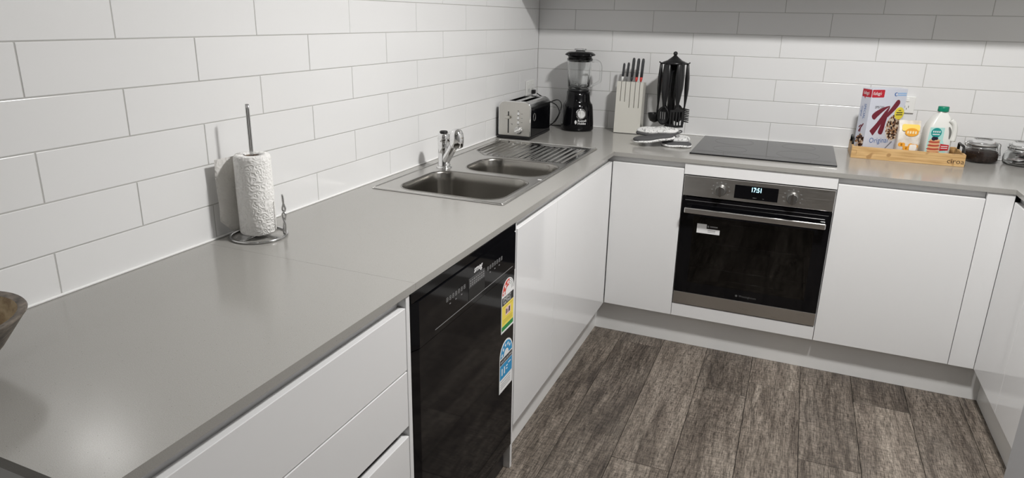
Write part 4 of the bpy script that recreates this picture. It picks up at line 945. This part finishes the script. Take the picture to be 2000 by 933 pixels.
    print_shape('badge_lines', [rect(0.137, 0.167, h - 0.105, h - 0.101), rect(0.136, 0.168, h - 0.114, h - 0.110), rect(0.145, 0.159, h - 0.095, h - 0.092)], f, printk_m, b, 0.0013, 0.0016)
build_cereal()

def build_packet():
    t = thing('food_packet', 'small clear packet with orange print between cereal and bottle', 'packet', (1.805, -0.212, B + 0.0085), math.radians(6))
    w, d, h = 0.085, 0.045, 0.165
    pm = mat('packet_cream', (0.72, 0.66, 0.58), 0.35)
    c = ramp(pm, noise(pm, coords(pm), 30, 3), [(0.35, (0.60, 0.53, 0.46)), (0.65, (0.80, 0.76, 0.70))]); LK(pm, c, P(pm).inputs['Base Color'])
    bm = NB(); lps = []
    for z, k, sh in ((0, 0.92, 0.9), (0.01, 1, 1), (0.09, 1.02, 1.06), (0.135, 1.0, 0.75), (0.150, 0.99, 0.35), (0.158, 0.99, 0.10), (h, 0.98, 0.04)):
        lps.append([Vector((p[0] * k, p[1] * sh + (1 - sh) * 0.010, z)) for p in rrect(-w / 2, w / 2, -d / 2, d / 2, 0.008, 4)])
    loft(bm, lps); b = obj('bag', bm, pm, t)
    og = mat('packet_orange', (0.85, 0.38, 0.04), 0.4); oy = mat('packet_amber', (0.90, 0.62, 0.12), 0.4)
    f = front(0, 0, -d / 2 * 1.06 - 0.0004)
    rr = random.Random(2)
    fs = front(0, 0, -d / 2 * 0.80)
    print_shape('orange_panel', [rrect(-0.032, 0.036, 0.122, 0.150, 0.008, 3)], lambda u, v, w_: Vector((u, -d / 2 * (0.92 - (v - 0.122) * 22) * 0.9 - 0.003 - w_, v)), oy, b)
    print_shape('orange_panel', [disc(0.006, 0.118, 0.026, 20, 0.018)], f, og, b)
    print_shape('lettering', [rect(-0.012 + k * 0.010, -0.006 + k * 0.010, 0.112, 0.123) for k in range(4)], f, mat('packet_pale', (0.90, 0.78, 0.50), 0.4), b, 0.0004, 0.0008)
    print_shape('orange_fruit', [disc(-0.030 + k * 0.010, 0.054 + rr.uniform(-0.006, 0.010), 0.009, 14) for k in range(7)], f, og, b)
    print_shape('white_patch', [rrect(0.006, 0.034, 0.040, 0.066, 0.006, 3)], f, mat('packet_white', (0.86, 0.83, 0.78), 0.3), b, 0.0004, 0.0008)
build_packet()

def build_bottle():
    t = thing('pancake_bottle', 'white plastic bottle with green cap and pancake picture', 'bottle', (1.913, -0.196, B + 0.0085), math.radians(14))
    bm_ = mat('milky_plastic', (0.74, 0.74, 0.71), 0.3)
    w, d = 0.102, 0.078
    bm = NB(); lps = []
    for z, kx, ky, ox in ((0, 0.95, 0.93, 0), (0.006, 1, 1, 0), (0.100, 1, 1, 0), (0.135, 0.98, 0.97, 0), (0.160, 0.86, 0.86, 0.002), (0.185, 0.62, 0.66, 0.004), (0.200, 0.40, 0.50, 0.006), (0.206, 0.30, 0.40, 0.006), (0.214, 0.29, 0.39, 0.006)):
        lps.append([Vector((p[0] * kx + ox, p[1] * ky, z)) for p in rrect(-w / 2, w / 2, -d / 2, d / 2, 0.016, 5)])
    loft(bm, lps); b = obj('body', bm, bm_, t)
    gm = mat('cap_green', (0.0, 0.22, 0.13), 0.35)
    bm = NB(); loft(bm, [[Vector((0.006 + (q + 0.0006 * (k % 2)) * math.cos(2 * PI * k / 48), (q + 0.0006 * (k % 2)) * math.sin(2 * PI * k / 48), z)) for k in range(48)] for q, z in ((0.0200, 0.2105), (0.0205, 0.212), (0.0200, 0.229), (0.0185, 0.231))], True, True); obj('cap', bm, gm, t)
    # moulded grip on the right corner
    bm = NB(); tube(bm, smooth_path([(0.030, -0.034, 0.178), (0.046, -0.036, 0.160), (0.052, -0.036, 0.125), (0.050, -0.036, 0.090)], 5), 0.010, 12); obj('grip', bm, bm_, t, True)
    print_shape('grip_hollow', [stroke(sp2([(0.026, 0.150), (0.034, 0.128), (0.034, 0.098)], 4), [0.002, 0.003, 0.004, 0.0045, 0.005, 0.0045, 0.004, 0.003, 0.001])], front(0, 0, -d / 2), mat('hollow_grey', (0.16, 0.16, 0.15), 0.6), b)
    f = front(0, 0, -d / 2)
    tl = mat('label_teal', (0.01, 0.28, 0.26), 0.4); tlp = mat('label_pale_teal', (0.42, 0.70, 0.66), 0.4)
    print_shape('label', [[(-0.053, 0.004), (0.028, 0.004), (0.028, 0.050), (0.010, 0.095), (0.010, 0.146), (-0.046, 0.146)]], f, tlp, b)
    print_shape('label_disc', [disc(-0.020, 0.124, 0.0205, 26)], f, tl, b, 0.0004, 0.0008)
    print_shape('lettering', [rect(-0.034 + k * 0.008, -0.029 + k * 0.008, 0.125, 0.132) for k in range(4)] + [rect(-0.034, -0.006, 0.115, 0.119)], f, print_m, b, 0.0008, 0.0011)
    pc = [mat('pancake_red', (0.45, 0.07, 0.04), 0.4), mat('pancake_tan', (0.72, 0.42, 0.22), 0.4)]
    for k in range(8): print_shape('pancake_print', [disc(-0.022 + 0.002 * (k % 2), 0.040 + k * 0.0075, 0.028 - 0.0008 * k, 22, 0.0052)], f, pc[k % 2], b, 0.0004, 0.0006 + 0.0001 * k)
    print_shape('berry_print', [disc(-0.026, 0.099, 0.009, 14), disc(-0.016, 0.100, 0.007, 14), disc(0.002, 0.010, 0.008, 12), disc(-0.036, 0.010, 0.006, 12)], f, mat('berry_dark', (0.02, 0.012, 0.03), 0.4), b, 0.0012, 0.0016)
    print_shape('red_flash', [[(0.004, 0.048), (0.038, 0.052), (0.038, 0.074), (0.004, 0.078)]], f, mat('flash_red', (0.50, 0.02, 0.03), 0.4), b, 0.0012, 0.0016)
    print_shape('lettering', [rect(0.008, 0.034, 0.058, 0.061), rect(0.008, 0.034, 0.066, 0.069)], f, print_m, b, 0.0016, 0.0019)
build_bottle()

# ------------------------------------------------------------------ clip-top jars
def build_jar(loc, label, fill):
    t = thing('clip_jar', label, 'jar', (*loc, B), math.radians(14 if fill == 'coffee' else 40), 'clip-top glass jars')
    R_ = 0.060
    bm = NB(); lathe(bm, [(0.050, 0.0005), (0.056, 0.003), (0.0605, 0.012), (0.0615, 0.030), (0.0605, 0.044), (0.055, 0.054), (0.0495, 0.059), (0.0495, 0.068), (0.052, 0.070), (0.052, 0.074), (0.046, 0.074), (0.0460, 0.060), (0.052, 0.053), (0.0575, 0.043), (0.0585, 0.030), (0.0575, 0.013), (0.052, 0.006)], 48, 0, 0, 2.6); obj('glass_body', bm, glass_m, t)
    bm = NB(); lathe(bm, [(0.052, 0.0765), (0.0525, 0.082), (0.050, 0.087), (0.044, 0.0905), (0.040, 0.0975), (0.036, 0.099), (0.033, 0.095), (0.010, 0.094)], 44); obj('lid', bm, glass_m, t)
    bm = NB(); lathe(bm, [(0.047, 0.0742), (0.0520, 0.0742), (0.0520, 0.0762), (0.047, 0.0762)], 40, cap0=False, cap1=False); obj('rubber_seal', bm, mat('seal_pale', (0.62, 0.60, 0.57), 0.6), t)
    for z in (0.064, 0.0845):
        bm = NB(); tube(bm, [(0.0535 * math.cos(2 * PI * k / 40), 0.0535 * math.sin(2 * PI * k / 40), z) for k in range(40)], 0.0016, 6, True); obj('wire_band', bm, wire_m, t)
    bm = NB(); tube(bm, smooth_path([(0.054, 0.012, 0.085), (0.066, 0.012, 0.078), (0.068, 0.010, 0.060), (0.076, 0.006, 0.030)], 4), 0.0018, 6); tube(bm, smooth_path([(0.054, -0.012, 0.085), (0.066, -0.012, 0.078), (0.068, -0.010, 0.060), (0.076, -0.006, 0.030)], 4), 0.0018, 6); tube(bm, [(0.076, 0.006, 0.030), (0.076, -0.006, 0.030)], 0.0018, 6); obj('clip', bm, wire_m, t)
    bm = NB(); tube(bm, smooth_path([(-0.054, 0.010, 0.064), (-0.064, 0.010, 0.070), (-0.064, 0.010, 0.080), (-0.054, 0.010, 0.085)], 4), 0.0018, 6); tube(bm, smooth_path([(-0.054, -0.010, 0.064), (-0.064, -0.010, 0.070), (-0.064, -0.010, 0.080), (-0.054, -0.010, 0.085)], 4), 0.0018, 6); obj('hinge', bm, wire_m, t)
    if fill == 'coffee':
        cm = mat('ground_coffee', (0.028, 0.014, 0.009), 0.9, bump=(700, 1.0, 0.002))
        c = ramp(cm, noise(cm, coords(cm), 350, 2, 0.7), [(0.4, (0.016, 0.008, 0.006)), (0.65, (0.075, 0.036, 0.022))]); LK(cm, c, P(cm).inputs['Base Color'])
        bm = NB(); lathe(bm, [(0.052, 0.0045), (0.0585, 0.012), (0.0597, 0.030), (0.0585, 0.044), (0.055, 0.0495), (0.02, 0.051)], 40, 0, 0, 2.6); o = obj('ground_coffee', bm, cm, t); o['kind'] = 'stuff'
    else:
        rr = random.Random(11); ms = [MATS['label_white'], printk_m, mat('sachet_silver', (0.55, 0.53, 0.52), 0.3, 0.6), mat('sachet_mauve', (0.45, 0.38, 0.38), 0.5)]
        for k in range(24):
            a = rr.uniform(0, 2 * PI); q = rr.uniform(0.006, 0.030); z = 0.010 + 0.0018 * k
            if z > 0.04: q *= 0.7
            bm = NB(); box(bm, -0.023, 0.023, -0.015, 0.015, -0.0014, 0.0014, 0.001, 1)
            bmesh.ops.transform(bm, verts=bm.verts, matrix=Matrix.Translation((q * math.cos(a), q * math.sin(a), z)) @ Matrix.Rotation(rr.uniform(0, PI), 4, 'Z') @ Matrix.Rotation(rr.uniform(-0.35, 0.35), 4, 'X'))
            obj('sachet', bm, ms[k % 4], t)
build_jar((2.112, -0.075), 'clip-top glass jar of ground coffee beside the bamboo tray', 'coffee')
build_jar((2.258, -0.085), 'clip-top glass jar of pale and dark sachets at the right edge', 'sachets')
